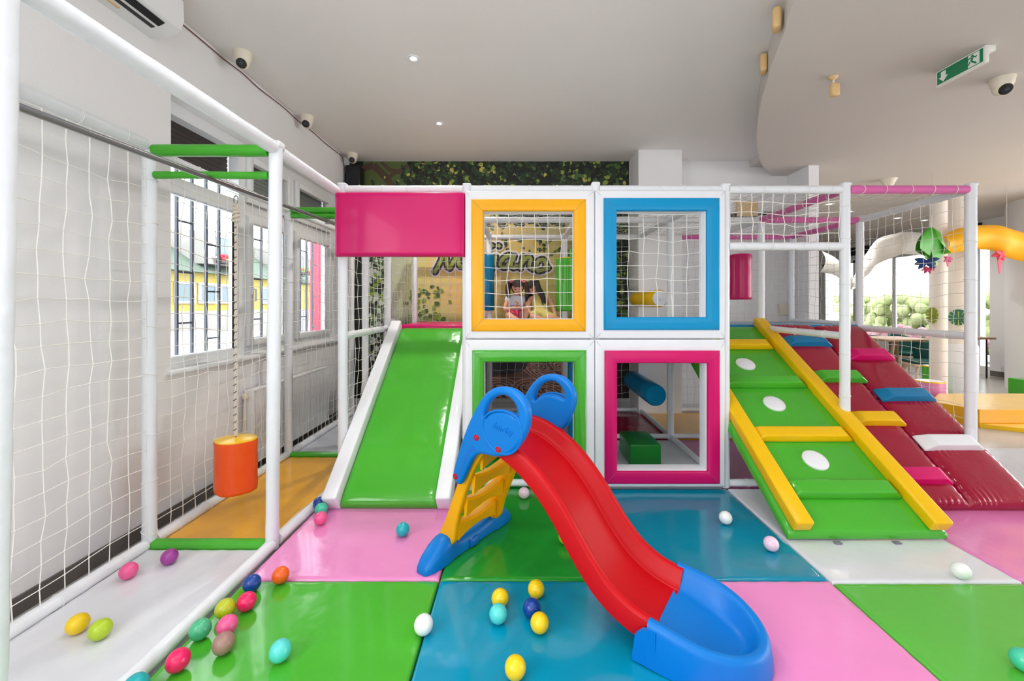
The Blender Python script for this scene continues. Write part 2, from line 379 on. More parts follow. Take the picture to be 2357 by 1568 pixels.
for (dx, dy) in ((-.72, -1.25), (.72, -1.25), (-.72, 1.2), (.72, 1.2)):
    MB().lathe([(.0, -.1), (.3, -.1), (.32, 0), (.3, .1), (0, .1)], (-5.2+dx, 7.2+dy, -.18), 20, Matrix.Rotation(PI/2, 3, 'Y')).build('wheel', BLACKP, car)
t = MB().rbox(-4.05, -3.85, 8.0, 8.5, -.5, 3.0, .02).build('gate_post', mat('red_paint', rgb(206, 64, 84), .6)); tag(t, 'red painted post standing outside beyond the rightmost window pane', 'post')
gr = thing('security_grille', (-2.8, 4.2, .9), 'dark iron security bars outside the left window', 'grille')
y = 2.75; i = 0
while y < 5.7:
    MB().box(-2.81, -2.79, y, y+.018, .85, 2.9).build('bar', IRON, gr)
    z = 1.1+.15*((i*7) % 3)
    while z < 2.8 and i % 2 == 0: MB().box(-2.808, -2.792, y+.018, y+.158, z, z+.014).build('crossbar', IRON, gr); z += .42
    y += .158; i += 1
MB().box(-2.812, -2.788, 2.7, 5.8, .87, .895).box(-2.812, -2.788, 2.7, 5.8, 2.84, 2.865).box(-2.8, -2.6, 2.72, 2.74, .87, .89).box(-2.8, -2.6, 5.7, 5.72, .87, .89).build('grille_frame', IRON, gr)
# outside the right windows
t = MB(); r2 = random.Random(5)
for i in range(420): t.ell((12.2+r2.uniform(-.3, .6), 8.0+i*.0185+r2.uniform(-.1, .1), FZ+.15+r2.uniform(0, 1.6)), .17, .17, .19, 7, 5)
t = t.build('hedge', mat('hedge_leaf', rgb(168, 180, 128), .9, .5, 12)); tag(t, 'pale green hedge outside the far right windows', 'hedge')
t = MB()
for i in range(60): t.ell((11.3+r2.uniform(-.2, .2), 8.6+i*.09, FZ+.35+r2.uniform(0, .5)), .12, .12, .1, 6, 5)
t = t.build('flower_bed', mat('bed_pink', rgb(190, 140, 150), .9)); tag(t, 'pink flower bed outside below the far right windows', 'flowers', kind='stuff')
struct('ground_beyond', MB().box(RX+.26, 22, 2, 26, -.2, -.1), ASPH)

# ================================================================== MURAL
def mural():
    y = BY-.004; MX0, MX1, MZ0, MZ1 = LX+.004, 1.515, .1, CZ-.003
    m = bpy.data.materials.new('mural_print'); m.use_nodes = True; nt = m.node_tree; p = nt.nodes['Principled BSDF']; p.inputs['Roughness'].default_value = .55
    N = nt.nodes.new; L = nt.links.new
    tc = N('ShaderNodeTexCoord'); sp = N('ShaderNodeSeparateXYZ'); L(tc.outputs['Generated'], sp.inputs[0])
    nz = N('ShaderNodeTexNoise'); nz.inputs['Scale'].default_value = 4.5; nz.inputs['Detail'].default_value = 2; L(tc.outputs['Generated'], nz.inputs[0])
    ad = N('ShaderNodeMath'); ad.operation = 'MULTIPLY_ADD'; ad.inputs[1].default_value = .3; L(nz.outputs[0], ad.inputs[0]); L(sp.outputs[0], ad.inputs[2])
    cr = N('ShaderNodeValToRGB'); e = cr.color_ramp.elements
    st = [(0, (20, 20, 16)), (.17, (22, 24, 18)), (.20, (96, 120, 60)), (.26, (196, 206, 190)), (.36, (226, 226, 150)), (.44, (240, 206, 128)), (.62, (236, 206, 116)), (.76, (196, 184, 104)), (.88, (112, 112, 78)), (.97, (52, 64, 36)), (1, (24, 36, 18))]
    e[0].position = 0; e[0].color = rgb(*st[0][1]); e[1].position = 1; e[1].color = rgb(*st[-1][1])
    for q, c in st[1:-1]: k = e.new(q); k.color = rgb(*c)
    mr = N('ShaderNodeMath'); mr.operation = 'MULTIPLY_ADD'; mr.inputs[1].default_value = .84; mr.inputs[2].default_value = 0; L(ad.outputs[0], mr.inputs[0]); L(mr.outputs[0], cr.inputs[0])
    mx = N('ShaderNodeMix'); mx.data_type = 'RGBA'; L(cr.outputs[0], mx.inputs[6]); mx.inputs[7].default_value = rgb(30, 32, 24)
    mk = N('ShaderNodeMapRange'); mk.inputs[1].default_value = .36; mk.inputs[2].default_value = .30; mk.inputs[3].default_value = 0; mk.inputs[4].default_value = 1; L(sp.outputs[2], mk.inputs[0]); L(mk.outputs[0], mx.inputs[0])
    L(mx.outputs[2], p.inputs['Base Color'])
    def mm(n, c): return mat('mural_'+n, rgb(*c), .55)
    mats = [m, mm('dark', (20, 24, 18)), mm('leaf_deep', (38, 56, 34)), mm('leaf', (74, 104, 52)), mm('leaf_bright', (140, 160, 60)), mm('leaf_gold', (190, 184, 84)), mm('bark', (84, 66, 50)), mm('bark_dark', (46, 36, 30)), mm('moss', (88, 104, 56)), mm('wood', (206, 160, 142)), mm('wood_dark', (120, 86, 76)), mm('sky', (214, 222, 214)), mm('charcoal', (64, 64, 70))]
    mb = MB(); mb.add([(MX0, y, MZ0), (MX1, y, MZ0), (MX1, y, MZ1), (MX0, y, MZ1)], [(0, 1, 2, 3)])
    lay = [0]
    def X(px): return PX(px, BY)
    def Z(py): return PZ(py, BY)
    def clamp(px, py): return (min(max(X(px), MX0+.002), MX1-.002), min(max(Z(py), MZ0+.002), MZ1-.002))
    def flat(pts, k):
        lay[0] += 1; yy = y-.0004-lay[0]*.0000035
        mb.k = k; q = [clamp(*p) for p in pts]; mb.add([(a, yy, b) for a, b in q], [tuple(range(len(q)))])
    def leaf(px, py, s, an, k):
        pr = [(0, 0), (.3, .32), (.62, .36), (1, .04), (.66, -.3), (.28, -.34)]
        c, d = math.cos(an), math.sin(an)
        flat([(px+s*(u*c-v*d), py+s*(u*d+v*c)) for u, v in pr], k)
    rd = random.Random(11)
    # dark canopy band with a clear patch on the left
    flat([(960, 371), (1447, 371), (1447, 470), (1395, 520), (1300, 512), (1250, 500), (1150, 506), (1100, 470), (1040, 452), (985, 436), (930, 432), (905, 410), (935, 392)], 1)
    flat([(800, 371), (880, 371), (845, 440), (830, 520), (835, 700), (842, 930), (800, 930)], 1)
    flat([(836, 371), (985, 371), (985, 436), (930, 470), (845, 470)], 8)
    for a in ([(848, 385), (905, 378), (950, 388), (1000, 372), (940, 371), (880, 371)], [(842, 430), (880, 400), (920, 425), (900, 470), (850, 480)]): flat(a, 8)
    flat([(835, 398), (880, 392), (900, 404), (880, 440), (842, 450)], 8)
    def branch(pts, w, k):
        for i in range(len(pts)-1):
            (x0, y0), (x1, y1) = pts[i], pts[i+1]; l = math.hypot(x1-x0, y1-y0); nx, ny = -(y1-y0)/l*w, (x1-x0)/l*w
            flat([(x0+nx, y0+ny), (x1+nx, y1+ny), (x1-nx, y1-ny), (x0-nx, y0-ny)], k)
    branch([(800, 400), (860, 380), (890, 410), (905, 432), (925, 460)], 8, 6)
    branch([(878, 371), (898, 392), (916, 396), (960, 396), (1000, 386), (1030, 371)], 5, 6)
    branch([(885, 415), (920, 392), (950, 376), (965, 371)], 4, 6)
    branch([(1310, 371), (1330, 400), (1360, 430)], 3, 7)
    for i in range(2300):
        px = rd.uniform(930, 1447); py = rd.uniform(371, 520 if px > 1100 else 450)
        if px < 1000 and py < 400 and rd.random() < .6: continue
        dens = 1 if py < 445 else .5
        if rd.random() > dens: continue
        k = rd.choices([1, 2, 3, 4, 5], [6, 5, 3, 1.3, .9 if px < 1150 else .2])[0]
        leaf(px, py, rd.uniform(5, 16 if k > 2 else 22), rd.uniform(0, 6.28), k)
    for i in range(34): leaf(rd.uniform(860, 935), rd.uniform(412, 450), rd.uniform(5, 12), rd.uniform(0, 6.28), rd.choice([2, 3, 2, 5]))
    for i in range(40): leaf(rd.uniform(1130, 1310), rd.uniform(540, 585), rd.uniform(7, 15), rd.uniform(0, 6.28), rd.choice([2, 3, 8]))
    # left side foliage
    for i in range(520):
        px = rd.gauss(850, 22); py = rd.uniform(590, 925)
        leaf(px, py, rd.uniform(8, 20), rd.uniform(0, 6.28), rd.choices([1, 2, 3, 4, 11], [2, 2, 2, 1.5, 2.4 if px > 848 else .2])[0])
    flat([(800, 590), (832, 590), (838, 700), (832, 820), (836, 925), (800, 925)], 1)
    for i in range(60): leaf(rd.gauss(980, 24), rd.uniform(660, 745), rd.uniform(6, 16), rd.uniform(0, 6.28), rd.choice([3, 4, 8, 4]))
    # right side foliage
    for i in range(420):
        px = rd.uniform(1385, 1447); py = rd.uniform(500, 740)
        leaf(px, py, rd.uniform(7, 18), rd.uniform(0, 6.28), rd.choices([1, 2, 3, 4], [4, 3, 2, 1])[0])
    # stacked logs painted low on the wall
    flat([(1060, 826), (1330, 826), (1330, 915), (1060, 915)], 10)
    def log(cx, cy, rx, ry, rot):
        for q in range(7):
            f = 1-q/7.5; c, s = math.cos(rot), math.sin(rot)
            flat([(cx+c*rx*f*math.cos(a)-s*ry*f*math.sin(a), cy+s*rx*f*math.cos(a)+c*ry*f*math.sin(a)) for a in [2*PI*k/22+q*.1 for k in range(22)]], 9 if q % 2 == 0 else 10)
    for a in ((1150, 888, 44, 20, .05), (1215, 892, 40, 22, -.1), (1250, 862, 60, 16, .42), (1262, 900, 52, 18, .25), (1296, 846, 34, 12, .35), (1120, 904, 34, 12, .2), (1190, 912, 60, 10, 0), (1225, 838, 42, 10, .25)): log(*a)
    flat([(1060, 820), (1205, 820), (1218, 835), (1205, 852), (1170, 862), (1110, 866), (1060, 866)], 12)
    flat([(1120, 850), (1170, 858), (1210, 846), (1222, 826), (1214, 826), (1202, 842), (1170, 852), (1125, 845)], 11+1)
    flat([(1380, 826), (1447, 826), (1447, 915), (1380, 915)], 7)
    mb.k = 0
    mo = mb.build('wall_mural', mats, fix=False)
    tag(mo, 'printed forest mural with leaves and golden light covering the back wall', 'mural')
    # lettering: olive strokes on a dark outline on a white outline
    S = {  # strokes in photo pixels
     'M': [[(1002, 626), (1010, 612), (1022, 585), (1030, 566)], [(1030, 566), (1028, 590), (1030, 612), (1036, 618)], [(1036, 618), (1048, 596), (1060, 570)], [(1060, 570), (1056, 596), (1058, 612), (1068, 614)]],
     'o': [[(1086, 612), (1078, 604), (1080, 588), (1092, 580), (1100, 588), (1096, 604), (1086, 612)]],
     'j': [[(1141, 592), (1136, 610), (1126, 632), (1110, 648)]],
     'i': [[(1120, 592), (1112, 608), (1118, 616), (1128, 610)]],
     'a': [[(1182, 596), (1172, 588), (1158, 596), (1152, 610), (1162, 616), (1174, 606), (1184, 590)], [(1184, 590), (1176, 608), (1182, 617), (1190, 613)]],
     'n': [[(1204, 592), (1198, 618)], [(1200, 608), (1212, 594), (1222, 596), (1218, 612), (1226, 620)]],
     'o2': [[(1240, 624), (1232, 616), (1238, 602), (1250, 598), (1256, 608), (1252, 620), (1240, 624)], [(1252, 620), (1262, 617)]],
     'dots': [[(1131, 567), (1133, 566)], [(1147, 566), (1149, 567)]]}
    wl = mat('letter_white', rgb(236, 230, 232), .5); dk = mat('letter_dark', rgb(48, 42, 44), .5); gl = mat('letter_olive', rgb(150, 160, 76), .5)
    for (nm, m2, r, y2) in (('letter_edge', wl, 12.5, BY-.012), ('letter_outline', dk, 8.6, BY-.018), ('letter_fill', gl, 3.6, BY-.024)):
        t = MB(); q = 0
        for ch in S.values():
            for st_ in ch:
                pts = catopen([(PX(a, BY), 0, PZ(b, BY)) for a, b in st_], 5); q += 1
                t2 = MB(); rr = r/F*BY; rr *= (1.15 if nm == 'letter_fill' else 1)
                t2.tube(pts, rr, 12)
                for e_ in (pts[0], pts[-1]): t2.ell(e_, rr, rr, rr, 12, 8)
                t.add([(v.x, y2-q*.00005+v.y*.07, v.z) for v in t2.v], t2.f)
        ob = t.build(nm, m2, mo)
mural()

# ================================================================== FLOOR MATS
R0, R1, R2 = 3.232, 4.38, 5.49
C = [-1.38, -.417, .576, 1.578, 2.51, 3.485]
C1 = [-1.40, -.417, .576, 1.57, 2.52, 3.56]
def fmat(x0, x1, y0, y1, m, label, z1=0.0, z0=FZ, nm='floor_mat', seed=0, crease=True):
    """padded vinyl mat: rounded edges and a faintly uneven top"""
    g = .003; x0 += g; x1 -= g; y0 += g; y1 -= g; n = 26
    rd = random.Random(seed); ph = [rd.uniform(0, 6.3) for _ in range(5)]
    xs = [x0+(x1-x0)*i/n for i in range(n+1)]; ys = [y0+(y1-y0)*i/n for i in range(n+1)]
    def exs(a, b): return [a, a+.004, a+.012]+[a+.03+(b-a-.06)*i/n for i in range(n+1)]+[b-.012, b-.004, b]
    xs = exs(x0, x1); ys = exs(y0, y1); N = len(xs); vs = []; fs = []
    def edge(t, a, b):
        d = min(t-a, b-t); r = .014
        return 0 if d >= r else r-math.sqrt(max(0, r*r-(r-d)**2))
    for yy in ys:
        for xx in xs:
            h = z1-max(edge(xx, x0, x1), edge(yy, y0, y1))
            di = min(1, min(xx-x0, x1-xx, yy-y0, y1-yy)/.08)
            h += di*(.0012*math.sin(xx*5+ph[0]+1.5*math.sin(yy*3+ph[1]))+.0009*math.sin((xx+yy)*9+ph[2])-.0022)
            if di < 1 and crease: h += .0012*(1-di)*math.sin((xx-yy)*60+ph[3])*(di > 0)
            vs.append((xx, yy, h))
    for j in range(N-1):
        for i in range(N-1): a = j*N+i; fs.append((a, a+1, a+N+1, a+N))
    ring = list(range(N))+[j*N+N-1 for j in range(1, N)]+[N*(N-1)+i for i in range(N-2, -1, -1)]+[j*N for j in range(N-2, 0, -1)]
    b = len(vs); vs += [(vs[k][0], vs[k][1], z0) for k in ring]; R = len(ring)
    for k in range(R): l = (k+1) % R; fs.append((ring[k], b+k, b+l, ring[l]))
    fs.append(tuple(b+k for k in range(R-1, -1, -1)))
    mb = MB(); mb.add(vs, fs); o = mb.build(nm, m, ang=60)
    return tag(o, label, 'mat')
SA = 2.134
fmat(-1.41, -.417, SA, 3.25, PINK, 'pink floor mat under the foot of the tall green slide ramp', seed=1)
fmat(-.417, .576, SA, R0-.03, DGREEN, 'deep green floor mat under the ladder of the small plastic slide', seed=2)
fmat(.576, 1.578, SA, R0-.03, vinyl('teal_shaded', (0, 136, 168), **MATV), 'teal floor mat with shade in its colour below the magenta framed opening', seed=3)  # same teal vinyl, darkened in its colour for the shade lying here
fmat(1.578, 2.55, SA-.02, R0-.03, WHITE, 'creased white floor mat under the foot of the green climbing ramp', seed=4)
fmat(2.55, 3.62, SA, 2.95, PINK, 'pink floor mat in front of the crimson climbing ramp', seed=5)
fmat(-1.41, -.417, .95, SA, GREEN, 'glossy green floor mat at the bottom left covered with plastic balls', seed=6)
fmat(-.417, .588, .95, SA, TEAL, 'teal floor mat in the foreground with a cluster of yellow balls', seed=7)
fmat(.588, 1.578, .95, SA, PINK, 'pink floor mat beside the blue landing of the plastic slide', seed=8)
fmat(1.578, 2.62, .95, SA-.02, vinyl('lawn_green', (88, 184, 62), **MATV), 'green floor mat at the bottom right corner', seed=9)
fmat(3.62, 5.1, 2.7, 4.12, WHITE, 'white floor mat right of the crimson climbing ramp', seed=10)
# inside the structure
fmat(-1.38, -.417, R0+.03, R1-.03, PINK, 'pink mat behind the tall green slide ramp', seed=11)
fmat(-.417, .576, R0+.03, R1-.03, DGREEN, 'green mat inside the doorway with the green frame', seed=12)
fmat(.576, 1.578, R0+.03, R1-.03, WHITE, 'white mat inside the magenta framed opening', seed=13)
fmat(1.578, 2.52, R0+.03, R1-.03, vinyl('mauve', (196, 112, 160), .3), 'mauve mat under the green climbing ramp', seed=14)
fmat(-1.38, -.417, R1+.03, R2-.03, BLUE, 'blue mat at the back under the slide deck', seed=15)
fmat(-.417, .576, R1+.03, R2-.03, PINK, 'pink mat at the back seen through the green doorway', seed=16)
fmat(.576, 1.57, R1+.03, R2-.03, CRIM, 'crimson mat at the back seen through the magenta framed opening', seed=17)
fmat(1.57, 2.52, R1+.03, R2-.03, AMBER, 'amber mat at the back under the climbing ramps', seed=18)
# walkway along the window
fmat(-2.17, -1.5, .9, 2.43, WHITE, 'white floor mat of the netted walkway by the left wall', z1=-.012, seed=20)
fmat(-2.17, -1.5, 2.5, 3.9, AMBER, 'amber yellow floor mat of the netted walkway under the orange bag', z1=-.012, seed=21)
fmat(-2.17, -1.45, 3.98, 5.4, GREY_MAT, 'pale grey floor mat at the far end of the netted walkway', z1=-.012, seed=22)

# ================================================================== MAIN STRUCTURE FRAME
TOP = 2.31; TR = .036
fr = thing('play_structure_frame', (1.05, 4.3, 0), 'large two level indoor play structure of white padded tubes and netting', 'play structure')
for r, Y in enumerate((R0, R1, R2)):
    cc = C if r == 0 else C1
    for i, x in enumerate(cc):
        k = wrapped((x, Y, 0), (x, Y, TOP+.02), TR, WTUBE, fr, 'post', ties=(8 if i > 3 and r == 0 else 0), seed=i+r*7)
        cap = MB(); q = rng.uniform(-.01, .01)
        cap.rbox(x-.032, x+.034, Y-.034, Y+.034, TOP+.015, TOP+.042+q, .012); cap.build('post_cap', WTUBE, k)
wrapped((-1.44, 3.86, 0), (-1.44, 3.86, 2.3), .03, WTUBE, fr, 'post')
def rail(p0, p1, m=WTUBE, ties=6, r=.032): return wrapped(p0, p1, r, m, fr, 'rail', ties=ties)
for r, Y in enumerate((R0, R1, R2)):
    cc = C if r == 0 else C1
    for i in range(5):
        pk = (r == 0 and i == 4) or (r == 1 and i == 4) or (r == 2 and i >= 3)
        rail((cc[i]+.03, Y, TOP-.01), (cc[i+1]-.03, Y, TOP-.01), ROSE if pk else WTUBE, ties=5 if (r == 0 or pk) else 4)
for i in range(6):
    for a, b in ((0, 1), (1, 2)):
        Ya, Yb = (R0, R1, R2)[a], (R0, R1, R2)[b]; xa = (C if a == 0 else C1)[i]; xb = C1[i]
        pk = (i == 4 and a == 0) or (i == 5 and a == 1)
        rail((xa, Ya+.03, TOP-.01), (xb, Yb-.03, TOP-.01), ROSE if pk else WTUBE, ties=4 if i > 2 else 0)
rail((C[3]+.03, R0, 1.86), (C[4]-.03, R0, 1.86), ties=4)
for i in (0, 4, 5): rail((C[i], R0+.03, 1.165), (C1[i], R1-.03, 1.165), r=.03, ties=3)
rail((C1[5], R1+.03, 1.2), (C1[5], R2-.03, 1.2), r=.03, ties=3)
FZR = .028
for i in range(0, 5):
    if i in (1, 2, 3): rail((C[i]+.03, R0, FZR), (C[i+1]-.03, R0, FZR), ties=3, r=.028)
    if i < 4: rail((C1[i]+.03, R1, FZR), (C1[i+1]-.03, R1, FZR), ties=0, r=.026)
    if i < 5: rail((C1[i]+.03, R2, FZR), (C1[i+1]-.03, R2, FZR), ties=0, r=.026)
for i in (0, 1, 2, 3):
    rail((C[i], R0+.03, FZR), (C1[i], R1-.03, FZR), ties=0, r=.026); rail((C1[i], R1+.03, FZR), (C1[i], R2-.03, FZR), ties=0, r=.026)
# nets of the frame
def vnet(x0, y0, x1, y1, z0, z1, seed, **k):
    d = Vector((x1-x0, y1-y0, 0)); return net((x0, y0, z0), d, (0, 0, 1), d.length, z1-z0, fr, seed=seed, **k)
vnet(C[3]+.04, R0, C[4]-.04, R0, 1.88, 2.29, 1, jit=.007, r=.0032, cell=.088)
vnet(C[0]-.0, R0+.04, C1[0], R1-.04, .05, 1.15, 2); vnet(C[0], R0+.04, C1[0], R1-.04, 1.19, 2.28, 3)
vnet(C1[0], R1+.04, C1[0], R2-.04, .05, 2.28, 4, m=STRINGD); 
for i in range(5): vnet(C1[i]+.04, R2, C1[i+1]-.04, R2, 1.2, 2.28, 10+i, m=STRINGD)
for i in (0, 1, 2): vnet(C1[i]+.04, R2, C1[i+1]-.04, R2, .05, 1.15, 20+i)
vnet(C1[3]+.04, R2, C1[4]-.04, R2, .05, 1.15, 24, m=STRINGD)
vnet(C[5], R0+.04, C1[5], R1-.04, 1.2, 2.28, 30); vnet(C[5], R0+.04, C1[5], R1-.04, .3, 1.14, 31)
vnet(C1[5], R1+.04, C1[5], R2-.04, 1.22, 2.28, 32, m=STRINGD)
for i in range(5):
    for a, (Ya, Yb) in enumerate(((R0, R1), (R1, R2))):
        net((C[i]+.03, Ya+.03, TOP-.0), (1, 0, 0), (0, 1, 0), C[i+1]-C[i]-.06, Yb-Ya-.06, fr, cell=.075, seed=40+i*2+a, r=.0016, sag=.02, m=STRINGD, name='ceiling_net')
# decks
def deck(x0, x1, y0, y1, m, rim, label, rimname='front_rim'):
    t = MB(); t.rbox(x0, x1, y0+.05, y1, 1.12, 1.185, .015); t = t.build('padded_deck', m, fr)
    MB().rbox(x0, x1, y0, y0+.05, 1.125, 1.2, .02).build(rimname, rim, t)
    t['label'] = label
deck(C[0]+.04, C[1]-.04, R1-.02, R2, MAG, MAG, 'magenta deck at the top of the green slide ramp')
deck(C[1]-.03, C[2]-.04, R0+.06, R2, GREY_MAT, WPAD, 'pale deck where the two children sit')
deck(C[2]-.03, C[3]-.04, R0+.06, R2, GREY_MAT, WPAD, 'pale deck behind the blue framed opening')
deck(C[3]-.03, C[4]-.04, R1-.02, R2, vinyl('pale_blue', (120, 160, 190), .3), MBLUE, 'blue rimmed deck at the top of the green climbing ramp')
deck(C[4]-.03, C1[5]-.02, R1-.02, R2, vinyl('pale_blue', (120, 160, 190), .3), MBLUE, 'blue rimmed deck at the top of the crimson climbing ramp')

# ================================================================== PADDED WINDOW PANELS
def sweep_rect(mb, x0, x1, z0, z1, prof, openb=False):
    """prof: list of (inset, y); mitred frame around a rectangle"""
    n = len(prof); vs = []
    for (t, y) in prof: vs += [(x0+t, y, z0+(0 if openb else t)), (x1-t, y, z0+(0 if openb else t)), (x1-t, y, z1-t), (x0+t, y, z1-t)]
    fs = []
    for i in range(n-1):
        for k in range(4):
            if openb and k == 0: continue
            l = (k+1) % 4; fs.append((i*4+k, i*4+l, (i+1)*4+l, (i+1)*4+k))
    if openb:
        fs.append([i*4 for i in range(n)]); fs.append([i*4+1 for i in range(n)])
    mb.add(vs, fs)
def pad_prof(w, yf, yb, r, puff=.006):
    pr = [(0, yb)]
    for k in range(6): a = PI/2*k/5; pr.append((r-r*math.cos(a), yf+r-r*math.sin(a)))
    pr.append((w/2, yf-puff))
    for k in range(6): a = PI/2*(1-k/5); pr.append((w-r+r*math.cos(a), yf+r-r*math.sin(a)))
    pr.append((w, yb)); pr.append((0, yb)); return pr
def panel(label, ox0, ox1, oy0, oy1, cx0, cx1, cy0, cy1, hx0, hx1, hy0, hy1, m, openb=False, seed=0, has_net=True):
    Yp = 3.165
    f = lambda a: PX(a, Yp); g = lambda a: PZ(a, Yp)
    X0, X1, Z0, Z1 = f(ox0), f(ox1), (g(oy1) if not openb else .0), g(oy0)
    c0, c1, d0, d1 = f(cx0), f(cx1), (g(cy1) if not openb else .0), g(cy0)
    h0, h1, k0, k1 = f(hx0), f(hx1), (g(hy1) if not openb else 0), g(hy0)
    if not openb: Z0 = max(Z0, .003)
    t = thing('foam_window_panel', ((X0+X1)/2, Yp, Z0), label, 'panel')
    o1 = MB(); sweep_rect(o1, X0, X1, Z0, Z1, pad_prof(.088, Yp, Yp+.03, .014), openb); a = o1.build('outer_pad', WPAD, t, ang=50)
    Ym = Yp-.022; w = ((h0-c0)+(c1-h1)+(d1-k1))/3+.001
    o2 = MB(); sweep_rect(o2, c0, c1, d0, d1, pad_prof(w, Ym, Yp+.02, .018, .007), openb); b = o2.build('inner_pad', m, t, ang=50)
    o3 = MB(); sweep_rect(o3, h0-.004, h1+.004, k0, k1+.004, [(-.012, Yp+.004), (0, Yp+.004), (.003, Yp+.01), (.003, Yp+.11), (-.012, Yp+.11)], openb); o3.build('opening_liner', WPAD, t)
    s1 = MB(); dd = .0008
    for (xa, za, xb, zb, yy, par) in [(X0, Z1, c0, d1, Yp-.006, 0), (X1, Z1, c1, d1, Yp-.006, 0), (X0, Z0, c0, d0, Yp-.006, 0), (X1, Z0, c1, d0, Yp-.006, 0), (c0, d1, h0, k1, Ym-.007, 1), (c1, d1, h1, k1, Ym-.007, 1), (c0, d0, h0, k0, Ym-.007, 1), (c1, d0, h1, k0, Ym-.007, 1)]:
        if openb and za < .2: continue
        A = Vector((xa, yy+.012, za)); B = Vector((xb, yy+.012, zb)); s1.tube([A.lerp(B, .04), A.lerp(B, .22)-Vector((0, .009, 0)), A.lerp(B, .5)-Vector((0, .0122, 0)), A.lerp(B, .78)-Vector((0, .009, 0)), A.lerp(B, .96)], dd, 4)
    s1.build('mitre_seam', SEAM, t)
    if has_net: net((h0, Yp+.06, k0), (1, 0, 0), (0, 0, 1), h1-h0, k1-k0, t, seed=seed, cell=.105, r=.0026)
    return t
panel('upper padded panel with an orange yellow frame around a netted opening', 1070, 1369, 438, 780, 1085, 1348, 459, 763, 1112, 1321, 487, 735, ORY, seed=3)
panel('upper padded panel with a blue frame around a netted opening', 1370, 1670, 438, 780, 1389, 1655, 456, 760, 1416, 1623, 486, 733, BLUE, seed=8)
panel('lower padded doorway panel with a green frame', 1070, 1369, 782, 1122, 1087, 1349, 806, 1110, 1115, 1322, 832, 1090, GREEN, openb=True, has_net=False)
panel('lower padded panel with a magenta frame around an open window', 1370, 1670, 782, 1122, 1391, 1656, 807, 1113, 1418, 1624, 834, 1083, MAG, has_net=False)
t = MB().cushion(-1.42, -.405, 0, .075, 0, 1, 30, 20)
def banner():
    x0, x1, z0, z1 = PX(768, 3.14), PX(1068, 3.14), PZ(590, 3.14), PZ(441, 3.14)
    M = Matrix(((1, 0, 0, 0), (0, 0, -1, 3.2), (0, 1, 0, 0), (0, 0, 0, 1)))
    mb = MB(M); mb.cushion(x0, x1, z0, z1, 0, .07, 22, 26, wr=0)
    o = mb.build('foam_banner_board', MAG, ang=60); tag(o, 'large blank magenta padded board above the green slide ramp', 'board')
banner()

# ================================================================== RAMPS
def rampM(Yb, zb, Yt, zt):
    v = Vector((0, Yt-Yb, zt-zb)).normalized(); n = Vector((0, -v.z, v.y))
    return Matrix(((1, 0, 0, 0), (0, v.y, n.y, Yb), (0, v.z, n.z, zb), (0, 0, 0, 1))), math.hypot(Yt-Yb, zt-zb)
M, Ls = rampM(2.845, .055, 4.36, 1.185)
t = thing('foam_slide_ramp', (-.91, 2.85, 0), 'tall glossy green slide ramp with white padded side rails', 'slide')
MB(M).cushion(-1.245, -.575, 0, Ls, -.07, .004, 26, 24, wr=.0).build('slide_surface', GREEN, t, ang=60)
for (a, b, nm) in ((-1.345, -1.243, 'left'), (-.577, -.475, 'right')):
    MB(M).rbox(a, b, -.01, Ls+.01, -.07, .075, .014, 4).build('side_rail', WPAD, t)
def wedge(mb, x0, x1, y0, y1, h, e=.045, f=.03, r=.012):
    """foam foothold: hipped bar"""
    vs = [(x0, y0, 0), (x1, y0, 0), (x1, y1, 0), (x0, y1, 0), (x0, y0, h*.3), (x1, y0, h*.3), (x1, y1, h*.25), (x0, y1, h*.25),
          (x0+e, y0+f*.35, h), (x1-e, y0+f*.35, h), (x1-e, y1-f, h), (x0+e, y1-f, h)]
    fs = [(0, 3, 2, 1), (0, 1, 5, 4), (1, 2, 6, 5), (2, 3, 7, 6), (3, 0, 4, 7), (4, 5, 9, 8), (5, 6, 10, 9), (6, 7, 11, 10), (7, 4, 8, 11), (8, 9, 10, 11)]
    bm = bmesh.new(); V = [bm.verts.new(p) for p in vs]
    for q in fs: bm.faces.new([V[k] for k in q])
    bmesh.ops.recalc_face_normals(bm, faces=bm.faces[:]); bmesh.ops.bevel(bm, geom=bm.edges[:], offset=r, segments=3, profile=.6, affect='EDGES'); bm.verts.index_update()
    mb.add([v.co.copy() for v in bm.verts], [[v.index for v in q.verts] for q in bm.faces]); bm.free(); return mb
Yb, zb, Yt, zt = 2.46, .06, 4.36, 1.2
M, Ls = rampM(Yb, zb, Yt, zt); ca = (Yt-Yb)/Ls
t = thing('climbing_ramp', (2.06, 2.46, 0), 'green foam climbing ramp with yellow side rails and round white footholds', 'climbing ramp')
MB(M).cushion(1.59, 2.545, 0, Ls, -.06, .0, 30, 24).build('ramp_surface', GREEN, t, ang=60)
for (a, b) in ((1.612, 1.722), (2.425, 2.538)): MB(M).rbox(a, b, .015, Ls+.02, -.005, .075, .014, 4).build('side_rail', YEL, t)
def vv(y): return (y-Yb)/ca
for (y, m, nm) in ((3.05, YEL, 'yellow foam foothold bar'), (2.66, GREEN, 'green foam foothold bar'), (3.54, GREEN, 'green foam foothold bar'), (4.0, YEL, 'yellow foam foothold bar')):
    o = wedge(MB(M), 1.725, 2.415, vv(y)-.015, vv(y)+.115, .06).build('foothold_bar', m, t, ang=50); o['label'] = nm
